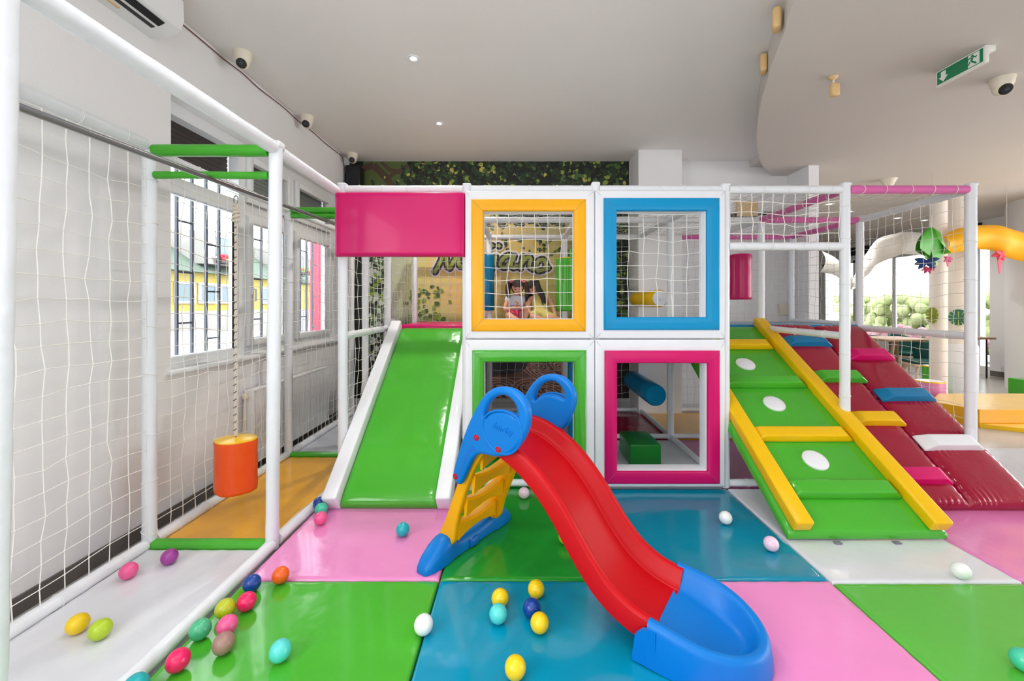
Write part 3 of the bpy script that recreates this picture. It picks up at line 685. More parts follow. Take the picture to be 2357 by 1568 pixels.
for y in (2.90, 3.37, 3.80):
    pr = [(.082, -.002), (.083, .008), (.078, .014), (.06, .02), (0, .024)]
    n_ = Matrix.Translation((2.045, vv(y), 0)); n = 28; vs = []; fs = []
    for (r, z) in pr[:-1]:
        for k in range(n): a = 2*PI*k/n; rr = r*(1+.012*math.sin(a*14)); vs.append((2.045+rr*math.cos(a), vv(y)+rr*math.sin(a), z))
    vs.append((2.045, vv(y), .024))
    for i in range(3):
        for k in range(n): l = (k+1) % n; fs.append((i*n+k, i*n+l, (i+1)*n+l, (i+1)*n+k))
    for k in range(n): fs.append((3*n+k, 3*n+(k+1) % n, 4*n))
    MB(M).add(vs, fs).build('round_foothold', WPAD, t, ang=60)
for x in (1.85, 2.2): MB().rbox(x, x+.04, 2.448, 2.475, .001, .008, .002).build('fastening_strap', SEAM, t)
# crimson ramp
Yb, zb, Yt, zt = 2.82, .05, 4.37, 1.2
M, Ls = rampM(Yb, zb, Yt, zt); ca = (Yt-Yb)/Ls
t = thing('climbing_ramp', (3.06, 2.82, 0), 'wide crimson quilted climbing ramp with coloured foam foothold bars', 'climbing ramp')
lc, rc = (2.57, 3.055), (3.055, 3.55)
def seg(x0, x1, ya, yb, s): MB(M).cushion(x0, x1, vv(ya), vv(yb), -.07, .024, 6, 72, wr=.0055, seed=s).build('quilted_cushion', CRIM, t, ang=70)
LY = [Yb, 2.98, 3.38, 3.75, 4.13, Yt+.0]; RY = [Yb, 3.20, 3.58, 3.98, Yt]
for i in range(len(LY)-1): seg(lc[0], lc[1], LY[i], LY[i+1], 50+i)
for i in range(len(RY)-1): seg(rc[0], rc[1], RY[i], RY[i+1], 60+i)
for (x0, x1, y, m, nm) in ((2.64, 3.04, 2.98, MAG, 'magenta foothold bar lowest on the left'), (2.66, 3.08, 3.38, YEL, 'yellow foothold bar'), (2.63, 3.08, 3.75, GREEN, 'green foothold bar'), (2.6, 3.05, 4.13, MBLUE, 'blue foothold bar highest on the left'),
                           (3.05, 3.5, 3.20, WPAD, 'white foothold bar'), (3.06, 3.52, 3.58, MBLUE, 'blue foothold bar on the right'), (3.1, 3.53, 3.98, MAG, 'magenta foothold bar on the right')):
    o = wedge(MB(M), x0, x1, vv(y)-.06, vv(y)+.075, .075, e=.07).build('foothold_bar', m, t, ang=50); o['label'] = nm

# ================================================================== ROLLERS, BAGS, PADS
def bag(label, cx, cy, z0, z1, r, m, cap, hang=None, nm='punching_bag', sides=32, sq=0, squash=1.0):
    t = thing(nm, (cx, cy, z0), label, 'hanging bag' if hang else 'bag')
    h = z1-z0
    def ring(rr, z): return [(cx+rr*(1+sq*abs(math.cos(2*a))**2)*math.cos(a), cy+rr*squash*(1+sq*abs(math.cos(2*a))**2)*math.sin(a), z) for a in [2*PI*k/sides for k in range(sides)]]
    def loft(rings, capa=True):
        vs = [p for q in rings for p in q]; fs = []
        for i in range(len(rings)-1):
            for k in range(sides): l = (k+1) % sides; fs.append((i*sides+k, i*sides+l, (i+1)*sides+l, (i+1)*sides+k))
        fs.append(tuple(range(sides-1, -1, -1))); fs.append(tuple((len(rings)-1)*sides+k for k in range(sides))); return vs, fs
    rings = [ring(r*.9, z0), ring(r*.985, z0+.008)]+[ring(r*(1+.012*math.sin(i*1.7)), z0+.02+(h-.04)*i/8) for i in range(9)]+[ring(r*.99, z1-.006)]
    MB().add(*loft(rings)).build('bag_body', m, t, ang=50)
    rings = [ring(r*.985, z1-.008), ring(r*.97, z1), ring(r*.8, z1+.006), ring(r*.3, z1+.012), ring(r*.05, z1+.013)]
    MB().add(*loft(rings)).build('bag_lid', cap, t, ang=60)
    return t
RX_, RYY = PX(543, 2.69), 2.69
b = bag('orange and yellow foam punching bag hanging from a rope in the walkway', RX_, RYY, .21, .545, .122, ORANGE, YEL, hang=1, sq=.06, squash=.85)
ropem = mat('rope_cream', rgb(216, 206, 192), .9); roped = mat('rope_fleck', rgb(70, 64, 60), .9)
def rope(cx, cy, z0, z1, par, r=.011):
    mb = MB(); n = int((z1-z0)/.012)
    for s in range(3):
        mb.k = 0
        mb.tube([(cx+.0055*math.cos(i*.5+s*2.094), cy+.0055*math.sin(i*.5+s*2.094), z0+(z1-z0)*i/n) for i in range(n+1)], .0062, 6)
    mb.k = 1
    for i in range(0, n, 4):
        z = z0+(z1-z0)*(i+.5)/n; mb.tube([(cx-.0105, cy-.008, z-.006), (cx, cy-.0128, z), (cx+.0105, cy-.008, z+.007)], .0022, 5)
    mb.k = 0
    for i in range(5): mb.tube([(cx+.017*math.cos(a)*(1-.1*i), cy+.017*math.sin(a)*(1-.1*i), z1-.11+.022*i+.008*math.sin(a+i)) for a in [2*PI*k/12 for k in range(12)]], .009, 6, closed=True)
    return mb.build('rope', [ropem, roped], par)
rope(RX_, RYY, .55, PZ(467, RYY), b)
hk = MB(); zt_ = PZ(467, RYY); hk.tube([(RX_+.014*math.cos(a), RYY, zt_+.02+.026*math.sin(a)) for a in [2*PI*k/14 for k in range(14)]], .0035, 6, closed=True)
hk.build('carabiner', STEEL, b)
b = bag('crimson cylindrical foam bag hanging behind the climbing ramp opening', PX(1704, 3.75), 3.75, 1.455, 1.855, .094, vinyl('dark_magenta', (180, 10, 88), .25), MAG, hang=1)
MB().tube([(PX(1704, 3.75), 3.75, 1.86), (PX(1704, 3.75), 3.75, TOP)], .004, 6).build('hanging_cord', STRINGD, b)
b = bag('green foam bag standing at the back right of the deck beside the children', PX(1302, 5.2), 5.2, 1.33, 1.985, .12, GREEN, YEL, hang=1)
MB().tube([(PX(1302, 5.2), 5.2, 1.99), (PX(1302, 5.2), 5.2, TOP)], .004, 6).build('hanging_cord', STRINGD, b)
def sleeve(label, x, y, z0, z1, r, m):
    mb = MB(); n = 24; vs = []; fs = []
    pr = [(.042, z0), (r*.9, z0), (r, z0+.012), (r, z1-.012), (r*.9, z1), (.042, z1)]
    mb.lathe(pr+[pr[0]], (x, y, 0), n); o = mb.build('post_sleeve_pad', m); tag(o, label, 'pad'); return o
sleeve('dark blue foam sleeve around the back post left of the children', C1[1]-.0, R2-.03, 1.335, 2.06, .07, vinyl('petrol', (0, 110, 150), .3))
sleeve('narrow green foam sleeve on the post behind the orange frame', C1[2], R1, 1.36, 2.0, .062, GREEN)
sleeve('blue foam sleeve on the lower post inside the green doorway', C1[2]-.02, R1, .02, 1.02, .062, BLUE)
def roller(label, x, z, y0, y1, r, m, sag=0):
    t = thing('foam_roller', (x, (y0+y1)/2, z-r), label, 'roller')
    Rm = Matrix.Rotation(-PI/2, 3, 'X')
    n = 28; L = y1-y0; mb = MB(); mb.lathe([(r*.9, 0), (r, .02), (r*1.01, L*.3), (r, L*.6), (r, L-.02), (r*.9, L)], (x, y0, z), n, Rm); mb.build('roller_body', m, t)
    return t, Rm
t, Rm = roller('yellow foam roller with white end discs above the upper deck', 1.50, PZ(688, 4.5)+.005, 4.5, 5.4, .095, YEL)
MB().lathe([(.082, -.006), (.08, -.012), (0, -.014)], (1.50, 4.5, PZ(688, 4.5)+.005), 24, Rm).build('end_disc', WPAD, t)
MB().tube([(1.5, 4.42, PZ(688, 4.5)), (1.5, 5.46, PZ(688, 4.5))], .016, 8).build('axle', WTUBE, t)
t, Rm = roller('blue foam roller in the lower level behind the magenta frame', 1.44, .44, 4.44, 5.4, .115, BLUE)
MB().tube([(1.44, 4.55, .44), (1.44, 5.45, .44)], .016, 8).build('axle', WTUBE, t)
a = -.06; Mb = Matrix.Translation((1.087, 3.83, 0))
o = MB(Mb).rbox(-.137, .137, -.2, .2, .003, .19, .014, 4).build('foam_block', vinyl('box_green', (24, 122, 44), .3)); tag(o, 'green foam block on the white mat inside the magenta framed opening', 'block')
o = MB().rbox(-1.78, -1.50, 5.0, 5.3, -.005, .32, .03, 4).build('foam_block', vinyl('dark_blue', (0, 90, 160), .3)); tag(o, 'dark blue foam block at the far end of the netted walkway', 'block')

# ================================================================== WALKWAY BY THE WINDOW
OX, IX = -2.195, -1.46
wk = thing('netted_walkway_frame', (-1.83, 3, -.05), 'long netted walkway of white padded tubes along the window wall', 'walkway')
def wp(p0, p1, r=.036, m=WTUBE, nm='post', ties=0, seed=0): return wrapped(p0, p1, r, m, wk, nm, ties, seed=seed)
for y in (2.465, 3.94, 5.40): wp((OX, y, -.05), (OX, y, 2.33), ties=8, seed=int(y*9))
wp((IX-.01, 2.465, -.03), (IX+.012, 2.465, 2.37), seed=3)
wp((IX-.035, 1.165, -.03), (IX+.012, 1.165, 2.5), seed=4)
wp((OX, .9, -.05), (OX, .9, 2.36), seed=5)
MB().rbox(IX-.028, IX+.05, 2.43, 2.5, 2.33, 2.372, .012).build('post_cap', WTUBE, wk)
wp((OX, .93, 2.345), (OX, 2.43, 2.345), nm='rail', ties=6); wp((OX, 2.5, 2.32), (OX, 3.91, 2.3), nm='rail', ties=6, r=.03); wp((OX, 3.98, 2.3), (OX, 5.37, 2.3), nm='rail', ties=5, r=.03)
wp((IX, 1.19, 2.335), (IX+.01, 2.43, 2.33), nm='rail', r=.04); wp((IX+.012, 2.5, 2.325), (C[0]-.03, 3.19, 2.28), nm='rail', r=.035)
wp((OX, .95, .0), (OX, 2.43, .0), nm='rail', ties=5, r=.034); wp((OX, 2.5, .0), (OX, 3.9, .0), nm='rail', ties=5, r=.034); wp((OX, 3.98, .0), (OX, 5.37, .0), nm='rail', ties=5, r=.034)
wp((IX, .95, .004), (IX, 2.43, .004), nm='rail', r=.034); wp((IX, 2.5, .004), (IX+.03, 3.3, .004), nm='rail', r=.034)
wp((OX+.03, 2.465, 2.32), (IX-.03, 2.465, 2.318), .035, GRNT, 'crossbar'); wp((OX+.035, 2.465, 2.175), (IX-.03, 2.465, 2.172), .022, GRNT, 'crossbar')
wp((OX+.03, 3.94, 2.30), (-1.42, 3.94, 2.30), .03, GRNT, 'crossbar'); wp((OX+.03, 3.94, 2.25), (-1.42, 3.94, 2.24), .026, GRNT, 'crossbar')
wp((OX+.03, 2.465, -.012), (IX-.035, 2.465, -.012), .036, GREEN, 'floor_bumper'); wp((OX+.03, 3.94, -.012), (-1.46, 3.94, -.012), .032, GREEN, 'floor_bumper')
MB().tube([(-1.835, .85, 2.115), (-1.83, 2.4, 2.15), (-1.825, 4.15, 2.205)], .0155, 14).build('steel_bar', STEEL, wk)
for y, z in ((.9, 2.13), (3.94, 2.2)):
    MB().rbox(-1.85, -1.81, y-.01, y+.01, z-.03, z+.09, .004).build('bar_bracket', STEEL, wk)
def wnet(y0, y1, z0, z1, seed, **k): return net((OX+.01, y0, z0), (0, 1, 0), (0, 0, 1), y1-y0, z1-z0, wk, seed=seed, **k)
wnet(.95, 2.43, .02, 2.31, 71, cell=.107, r=.0028, jit=.0045, sag=.008); wnet(2.5, 3.90, .02, 2.27, 72, r=.0026, jit=.0045); wnet(3.98, 5.36, .02, 2.27, 73, r=.0022)

# ================================================================== PLASTIC SLIDE
SO = Vector((-.3, 2.475, 0)); SD = Vector((.82, -.573, 0)).normalized(); SN = Vector((.573, .82, 0)).normalized()
def SP(s_, w, z): return SO+SD*s_+SN*w+Vector((0, 0, z))
RED = mat('plastic_red', rgb(194, 2, 16), .4, .02, 60, .25, var=.01); PBL = mat('plastic_blue', rgb(0, 118, 204), .38, .02, 60, .3)
PYE = mat('plastic_yellow', rgb(248, 174, 6), .36, .02, 60, .3); CLIP = mat('plastic_blue_dark', rgb(0, 104, 196), .35)
sl = thing('toddler_slide', (.1, 2.2, 0), 'small plastic slide with red chute, blue hoops, blue landing and yellow ladder', 'slide')
st = [(.30, .758), (.36, .75), (.43, .733), (.515, .695), (.607, .636), (.69, .562), (.768, .474), (.83, .39), (.9, .302), (.97, .232), (1.05, .186), (1.12, .166), (1.165, .160)]
path = [Vector((p.x, p.y)) for p in catopen([(a, b, 0) for a, b in st], 5)]
hw = .222
cs = [(-hw, -.092), (-hw, -.012), (-hw+.005, -.004), (-hw+.012, 0), (-hw+.034, 0), (-hw+.042, -.005), (-hw+.047, -.014), (-hw+.062, -.058), (-hw+.07, -.066), (-hw+.082, -.069), (-hw+.086, -.074), (-.05, -.078), (0, -.079)]
cs = cs+[(-a, b) for a, b in cs[-2::-1]]
inn = [(hw-.005, -.092), (hw-.006, -.012), (hw-.014, -.006), (hw-.032, -.006), (hw-.04, -.016), (hw-.056, -.064), (hw-.08, -.077), (0, -.086)]
cs = cs+inn+[(-a, b) for a, b in inn[-2::-1]]
vs = []; fs = []; n = len(cs)
for i, p in enumerate(path):
    t_ = (path[min(i+1, len(path)-1)]-path[max(i-1, 0)]).normalized(); nn = Vector((-t_.y, t_.x))
    for (w, d) in cs:
        q = p+nn*d; vs.append(SP(q.x, w, q.y))
for i in range(len(path)-1):
    for k in range(n): l = (k+1) % n; fs.append((i*n+k, i*n+l, (i+1)*n+l, (i+1)*n+k))
fs.append(list(range(n))); fs.append([(len(path)-1)*n+k for k in range(n)])
MB().add(vs, fs).build('chute', RED, sl, ang=35)
# landing
up = [(1.135, -.232), (1.2, -.234), (1.26, -.234)]
up += [(1.26+.262*math.sin(a), -.234*math.cos(a)) for a in [PI*k/28 for k in range(1, 28)]]
up += [(1.26, .234), (1.2, .234), (1.135, .232)]
def lip(s_): t_ = min(1, max(0, (s_-1.13)/.42)); return .168-.075*t_**1.3
def flo(s_): t_ = min(1, max(0, (s_-1.13)/.26)); return .088-.058*t_*t_*(3-2*t_)
prof = [(.022, 0, 0), (.020, .3, 0), (.012, .8, 0), (.008, 1, -.012), (0, 1, -.003), (-.010, 1, 0), (-.024, 1, -.001), (-.034, 1, -.008), (-.042, 1, -.022)]
vs = []; fs = []; m_ = len(up)
rings = []
for i, (a, b) in enumerate(up):
    t_ = (Vector(up[min(i+1, m_-1)])-Vector(up[max(i-1, 0)])).normalized(); nn = Vector((t_.y, -t_.x)); L_ = lip(a); ring = []
    for (d, k, dz) in prof: q = Vector((a, b))+nn*d; ring.append(SP(q.x, q.y, .002+L_*k+dz))
    for (d, k) in ((-.062, .35), (-.078, .08), (-.1, 0)):
        q = Vector((a, b))+nn*d; f_ = flo(min(q.x, a)); ring.append(SP(q.x, q.y, f_+(L_-.022-f_)*k))
    rings.append(ring)
k_ = len(rings[0]); vs = [p for r_ in rings for p in r_]
for i in range(m_-1):
    for k in range(k_-1): fs.append((i*k_+k, (i+1)*k_+k, (i+1)*k_+k+1, i*k_+k+1))
for i in range(m_//2): a, b = i*k_+k_-1, (m_-1-i)*k_+k_-1; fs.append((a, a+k_, b-k_, b)) if a+k_ < b-k_ else None
MB().add(vs, fs).build('landing', PBL, sl, ang=50)
o_l = MB()
for sg in (-1, 1):
    poly_ = [(1.075, .002), (1.09, .11), (1.12, .14), (1.17, .145), (1.17, .002)]
    o_l.prism(poly_, lambda u, v, d: SP(u, d, v), sg*.236, sg*.252)
    o_l.build('landing_flange', PBL, sl); o_l = MB()
# hoops
hood = [(.096, .498), (.118, .466), (.145, .462), (.163, .486), (.195, .546), (.237, .618), (.29, .652), (.361, .655), (.424, .667), (.484, .698), (.543, .762), (.578, .84), (.582, .91), (.553, .965), (.505, .998), (.442, 1.008), (.383, .999), (.336, .974), (.287, .926), (.237, .849), (.196, .775), (.158, .69), (.128, .615), (.106, .548)]
hole = [(.316, .842), (.316, .868), (.329, .900), (.361, .938), (.407, .963), (.453, .966), (.492, .945), (.513, .914), (.519, .884), (.505, .878), (.48, .887), (.437, .892), (.39, .885), (.35, .868), (.33, .852)]
H = [Vector((p.x, p.y)) for p in catmull([(a, b, 0) for a, b in hood], 4)]; K = [Vector((p.x, p.y)) for p in catmull([(a, b, 0) for a, b in hole], 3)]
def offs(L_, d):
    out = []; m = len(L_)
    ar = sum(L_[i].x*L_[(i+1) % m].y-L_[(i+1) % m].x*L_[i].y for i in range(m)); sg = 1 if ar > 0 else -1
    for i in range(m):
        t_ = (L_[(i+1) % m]-L_[i-1]).normalized(); out.append(L_[i]+Vector((-t_.y, t_.x))*d*sg)
    return out
def rounded_plate(mb, outer, inner, w0, w1, r):
    """plate between w0 and w1 with rounded rims"""
    md = (w0+w1)/2; hf = abs(w1-w0)/2
    lv = []
    for k in range(5):
        a = PI/2*k/4; lv.append((r*(1-math.cos(a)), hf-r+r*math.sin(a)))
    seq = [(d, -y) for d, y in reversed(lv)]+lv
    for (L_, sg) in ((outer, 1), (inner, -1)):
        vs = []; fs = []; m = len(L_)
        for (d, y) in seq:
            for p in offs(L_, d*sg): vs.append(SP(p.x, md+y, p.y))
        for i in range(len(seq)-1):
            for k in range(m): l = (k+1) % m; fs.append((i*m+k, i*m+l, (i+1)*m+l, (i+1)*m+k))
        mb.add(vs, fs)
    o2, i2 = offs(outer, r), offs(inner, -r)
    tri = tessellate_polygon([[Vector((p.x, p.y, 0)) for p in o2], [Vector((p.x, p.y, 0)) for p in i2]])
    fl = o2+i2
    for y in (-hf, hf): mb.add([SP(p.x, md+y, p.y) for p in fl], [tuple(t_) for t_ in tri])
for sg in (-1, 1):
    w0, w1 = (sg*.205, sg*.252) if sg > 0 else (-.252, -.205)
    mb = MB(); rounded_plate(mb, H, K, w0, w1, .018)
    hp = mb.build('hoop_handle', PBL, sl, ang=60)
    face = sg*.252
    # raised ring around the dished disc
    arc = [(.318, .845)]+[(.427+.118*math.cos(a), .802+.118*math.sin(a)) for a in [math.radians(q) for q in range(165, 400, 9)]]+[(.520, .884)]
    mb = MB(); mb.tube([SP(a, face-sg*.002, b) for a, b in arc], .0065, 8); mb.tube([SP(a, face-sg*.002, b) for a, b in [(.318, .845), (.35, .872), (.39, .888), (.437, .895), (.48, .89), (.518, .876)]], .006, 8)
    mb.build('disc_rim', PBL, hp)
    mb = MB(); mb.prism([(.262, .665), (.232, .66), (.2, .61), (.165, .545), (.140, .50), (.155, .545), (.185, .61), (.215, .665), (.24, .69)], lambda u, v, d: SP(u, d, v), face, face+sg*.001); mb.build('groove', CLIP, hp)
    for (a, b) in ((.267, .734), (.407, .700), (.121, .502)):
        Mx = Matrix((SD, Vector((0, 0, 1)), SN*sg)).transposed()
        c = SP(a, face, b); mb = MB(); mb.lathe([(.0155, -.004), (.016, .002), (.013, .004), (0, .0045)], c, 20, Mx); sc_ = mb.build('screw_cap', RED, hp)
        mb = MB()
        for q in (0, PI/2): u_ = SD*math.cos(q)+Vector((0, 0, 1))*math.sin(q); mb.tube([c+SN*sg*.0045-u_*.007, c+SN*sg*.0045+u_*.007], .0012, 4)
        mb.build('cross_slot', CLIP, sc_)
def lettering(txt, size, ext, origin, xd, yd, name, m, parent, shear=0):
    cu = bpy.data.curves.new('t', 'FONT'); cu.body = txt; cu.size = size; cu.extrude = ext; cu.align_x = 'CENTER'; cu.align_y = 'CENTER'; cu.shear = shear; cu.bevel_depth = ext*.4; cu.offset = 0
    ob = bpy.data.objects.new('t', cu); COL.objects.link(ob)
    zd = xd.cross(yd).normalized(); Mx = Matrix.Identity(4)
    for i in range(3): Mx[i][0], Mx[i][1], Mx[i][2], Mx[i][3] = xd[i], yd[i], zd[i], origin[i]
    ob.matrix_world = Mx; bpy.context.view_layer.update()
    return from_object(ob, name, m, parent)
ax = (SD*.985+Vector((0, 0, -.17))).normalized(); ay = (Vector((0, 0, .985))+SD*.17).normalized()
lettering('Smoby', .046, .0013, SP(.432, -.2535, .805), ax, ay, 'embossed_lettering', PBL, sl, .2)
# ladder
for sg in (-1, 1):
    prf = [(-.066, .09), (.07, .09), (.11, .2), (.165, .33), (.225, .46), (.285, .56), (.35, .65), (.21, .66), (.15, .56), (.095, .46), (.04, .33), (-.015, .2)] if sg > 0 else [(-.066, .09), (.046, .09), (.075, .2), (.115, .33), (.165, .46), (.215, .56), (.27, .65), (.19, .66), (.14, .56), (.095, .46), (.04, .33), (-.015, .2)]
    L_ = [Vector((p.x, p.y)) for p in catmull([(a, b, 0) for a, b in prf], 3)]
    mb = MB(); w0, w1 = (.162, .204) if sg > 0 else (-.204, -.162)
    vs = []; fs = []; md = (w0+w1)/2
    for (d, y) in ((.01, -.021), (.003, -.018), (0, -.011), (0, .011), (.003, .018), (.01, .021)):
        for p in offs(L_, d): vs.append(SP(p.x, md+y, p.y))
    m = len(L_)
    for i in range(5):
        for k in range(m): l = (k+1) % m; fs.append((i*m+k, i*m+l, (i+1)*m+l, (i+1)*m+k))
    mb.add(vs, fs)
    tri = tessellate_polygon([[Vector((p.x, p.y, 0)) for p in offs(L_, .01)]])
    for y in (-.021, .021): mb.add([SP(p.x, md+y, p.y) for p in offs(L_, .01)], [tuple(q) for q in tri])
    mb.build('ladder_side', PYE, sl, ang=50)
for i, z in enumerate((.175, .315, .455, .60)):
    s0 = -.035+.42*(z-.1)/1.0*.95
    mb = MB(); vs = []; fs = []; NW = 14
    for k in range(NW+1):
        w = -.17+.34*k/NW; e = (2*k/NW-1)**2; dz = .022*e
        P4 = [(s0-.0, z+dz), (s0+.07, z+.02+dz), (s0+.082, z+.01+dz), (s0+.072, z-.034-.03*e), (s0+.058, z-.038-.03*e), (s0+.056, z-.008+dz), (s0+.0, z-.022+dz)]
        vs += [SP(a, w, b) for a, b in P4]
    for k in range(NW):
        for j in range(7): l = (j+1) % 7; fs.append((k*7+j, k*7+l, (k+1)*7+l, (k+1)*7+j))
    fs.append(list(range(7))); fs.append([NW*7+j for j in range(7)])
    mb.add(vs, fs).build('ladder_step', PYE, sl, ang=45)
# foot beam
vs = []; fs = []; WS = [(-.375, .012, .030), (-.365, .035, .04), (-.33, .07, .055), (-.28, .105, .06), (-.23, .128, .06), (-.2, .132, .06), (-.17, .09, .05), (-.1, .075, .048), (0, .07, .048), (.1, .075, .048), (.17, .09, .05), (.2, .132, .06), (.23, .128, .06), (.28, .105, .06), (.33, .07, .055), (.365, .035, .04), (.375, .012, .03)]
for (w, h_, b_) in WS:
    q = [(-b_, 0), (-b_, h_*.6), (-b_*.75, h_*.92), (-b_*.4, h_), (b_*.4, h_), (b_*.75, h_*.92), (b_, h_*.6), (b_, 0)]
    vs += [SP(-.01+a, w, .002+c) for a, c in q]
for i in range(len(WS)-1):
    for k in range(8): l = (k+1) % 8; fs.append((i*8+k, i*8+l, (i+1)*8+l, (i+1)*8+k))
fs.append(list(range(8))); fs.append([(len(WS)-1)*8+k for k in range(8)])
MB().add(vs, fs).build('foot_beam', PBL, sl, ang=50)
c = P(1077, 1236, 0); yy = F*(EYE-.03)/(1238-CY); cx_ = PX(1077, yy)
MB(Matrix.Translation((cx_, yy, 0)) @ Matrix.Rotation(math.atan2(SN.y, SN.x), 4, 'Z')).rbox(-.035, .035, -.06, .05, .002, .05, .01).build('locking_clip', CLIP, sl)

# ================================================================== BALLS
BR = .04
def ballm(n, c): return mat('ball_'+n, rgb(*c), .3, spec=.5, coat=.15)
BC = {'pink': (238, 92, 150), 'purple': (160, 58, 150), 'yellow': (246, 206, 14), 'lime': (176, 204, 40), 'navy': (8, 62, 150), 'mint': (70, 204, 166), 'teal': (22, 172, 180), 'orange': (248, 100, 30), 'hot': (242, 22, 100), 'olive': (188, 196, 34), 'mauve': (166, 126, 118), 'aqua': (88, 214, 208), 'pale': (244, 208, 226), 'white': (240, 242, 240)}
BL = [(296, 1314, 'pink', 'pink plastic ball on the white walkway mat, left of the purple one'), (390, 1282, 'purple', 'purple plastic ball on the white walkway mat by the green bumper'),
      (179, 1436, 'yellow', 'yellow plastic ball on the white walkway mat'), (231, 1449, 'lime', 'yellow green plastic ball on the white walkway mat beside the yellow one'),
      (735, 1158, 'navy', 'navy plastic ball at the foot of the tall green slide ramp'), (739, 1172, 'mint', 'mint plastic ball between navy and pink balls at the slide foot'),
      (738, 1193, 'pink', 'pink plastic ball on the pink mat near the tall green slide'), (927, 1219, 'teal', 'teal plastic ball alone on the pink mat'),
      (646, 1324, 'orange', 'orange plastic ball on the edge of the pink mat'), (580, 1343, 'navy', 'navy plastic ball by the walkway rail next to the hot pink one'),
      (568, 1385, 'hot', 'hot pink plastic ball touching the navy ball on the green mat'), (518, 1401, 'olive', 'olive yellow plastic ball on the green mat by the rail'),
      (523, 1440, 'pink', 'pink plastic ball behind the mauve brown ball'), (461, 1449, 'mint', 'translucent mint green plastic ball beside the walkway rail'),
      (515, 1481, 'mauve', 'mauve brown plastic ball on the green mat'), (410, 1520, 'hot', 'crimson pink plastic ball nearest the front left by the rail'),
      (645, 1498, 'aqua', 'aqua plastic ball alone on the green mat'), (312, 1580, 'teal', 'teal plastic ball cut off by the bottom edge'),
      (1206, 1135, 'pale', 'pale pink plastic ball on the deep green mat behind the slide'), (1301, 1236, 'lime', 'lime plastic ball half hidden by the red chute'),
      (1234, 1356, 'yellow', 'yellow plastic ball farthest back of the teal mat cluster'), (1151, 1377, 'yellow', 'yellow plastic ball directly behind the aqua one on the teal mat'),
      (1147, 1413, 'aqua', 'aqua plastic ball in front of a yellow ball on the teal mat'), (1224, 1400, 'navy', 'navy plastic ball between two yellow balls on the teal mat'),
      (1242, 1434, 'yellow', 'yellow plastic ball in front of the navy one on the teal mat'), (975, 1438, 'white', 'white plastic ball on the seam of the green and teal mats'),
      (1186, 1537, 'yellow', 'yellow plastic ball at the bottom of the teal mat, nearest the viewer'), (1670, 1192, 'white', 'pearl white plastic ball on the shade-tinted teal mat'),
      (1775, 1252, 'pale', 'pale pink plastic ball at the right corner of the shade-tinted teal mat'), (2212, 1314, 'white', 'white plastic ball on the white mat below the climbing ramps'),
      (2356, 1520, 'mint', 'mint plastic ball cut off by the right edge')]
MINT_T = mat('ball_mint_clear', rgb(90, 214, 160), .25, spec=.5, coat=.2, trans=.35)
placed = []
for (px, py, c, lb) in BL:
    walk = px < 400 and py < 1460
    z = BR+(-.014 if walk else 0)
    Y = F*(EYE-z)/(py-CY); x = PX(px, Y)
    for _ in range(20):
        for (a, b) in placed:
            d = math.hypot(x-a, Y-b)
            if d < 2*BR+.001: x += (x-a)/d*(2*BR+.002-d); Y += (Y-b)/d*(2*BR+.002-d)
    placed.append((x, Y))
    mb = MB(); mb.ell((x, Y, z+.0), BR, BR, BR, 32, 20)
    o = mb.build('plastic_ball', MINT_T if 'translucent' in lb else ballm(c, BC[c])); tag(o, lb, 'ball', 'loose plastic balls on the mats')
    nb = MB(); nb.lathe([(.007, 0), (.007, .0012), (.005, .0004), (0, .0004)], (0, 0, 0), 10)
o = MB().ell((PX(790, 4.9)+.02, 4.9, .03), BR, BR, BR, 20, 12).build('plastic_ball', ballm('teal', BC['teal'])); tag(o, 'small teal plastic ball at the far end of the netted walkway', 'ball', 'loose plastic balls on the mats')

# ================================================================== LEFT WALL FITTINGS
rd_ = thing('radiator', (-2.33, 4.25, .06), 'white ribbed panel radiator under the left window', 'radiator')
mb = MB(); ya, yb = 3.60, 4.98; z0, z1 = .03, .66
prf = []; k = 42
for i in range(k):
    y0 = ya+(yb-ya)*i/k; w = (yb-ya)/k
    prf += [(y0, 0), (y0+w*.15, .012), (y0+w*.6, .012), (y0+w*.75, 0)]
prf.append((yb, 0))
vs = []; fs = []
for (y, d) in prf: vs += [(-2.315+d, y, z0), (-2.315+d, y, z1)]
for i in range(len(prf)-1): fs.append((2*i, 2*i+2, 2*i+3, 2*i+1))
b = len(vs); vs += [(-2.37, ya, z0), (-2.37, ya, z1), (-2.37, yb, z0), (-2.37, yb, z1)]
fs += [(0, 1, b+1, b), (2*len(prf)-2, 2*len(prf)-1, b+3, b+2), tuple([2*i+1 for i in range(len(prf))])+(b+3, b+1), tuple([2*i for i in range(len(prf))])+(b+2, b)]
RADM = mat('radiator_enamel', rgb(240, 240, 240), .35)
MB().add(vs, fs).build('ribbed_panel', RADM, rd_, ang=30)
MB().rbox(-2.375, -2.3, ya-.012, ya, z0, z1+.005, .003).rbox(-2.375, -2.3, yb, yb+.012, z0, z1+.005, .003).rbox(-2.375, -2.3, ya-.01, yb+.01, z1, z1+.012, .003).build('end_cover', RADM, rd_)
MB().tube([(-2.35, ya-.05, z1-.05), (-2.35, ya, z1-.05)], .012, 8).lathe([(.018, 0), (.02, .03), (.014, .045)], (-2.35, ya-.05, z1-.055), 12).build('valve', CREAM, rd_)
MB().tube([(-2.35, ya-.05, z1-.05), (-2.36, ya-.05, .3), (-2.36, ya-.05, FZ)], .009, 8).build('pipe', CREAM, rd_)
for y in (ya+.2, yb-.24): MB().box(-2.399, -2.36, y, y+.04, .1, .6).build('wall_bracket', STEEL, rd_)
ac = thing('air_conditioner', (-2.29, 2.25, 3.13), 'white wall mounted air conditioner at the top left', 'air conditioner')
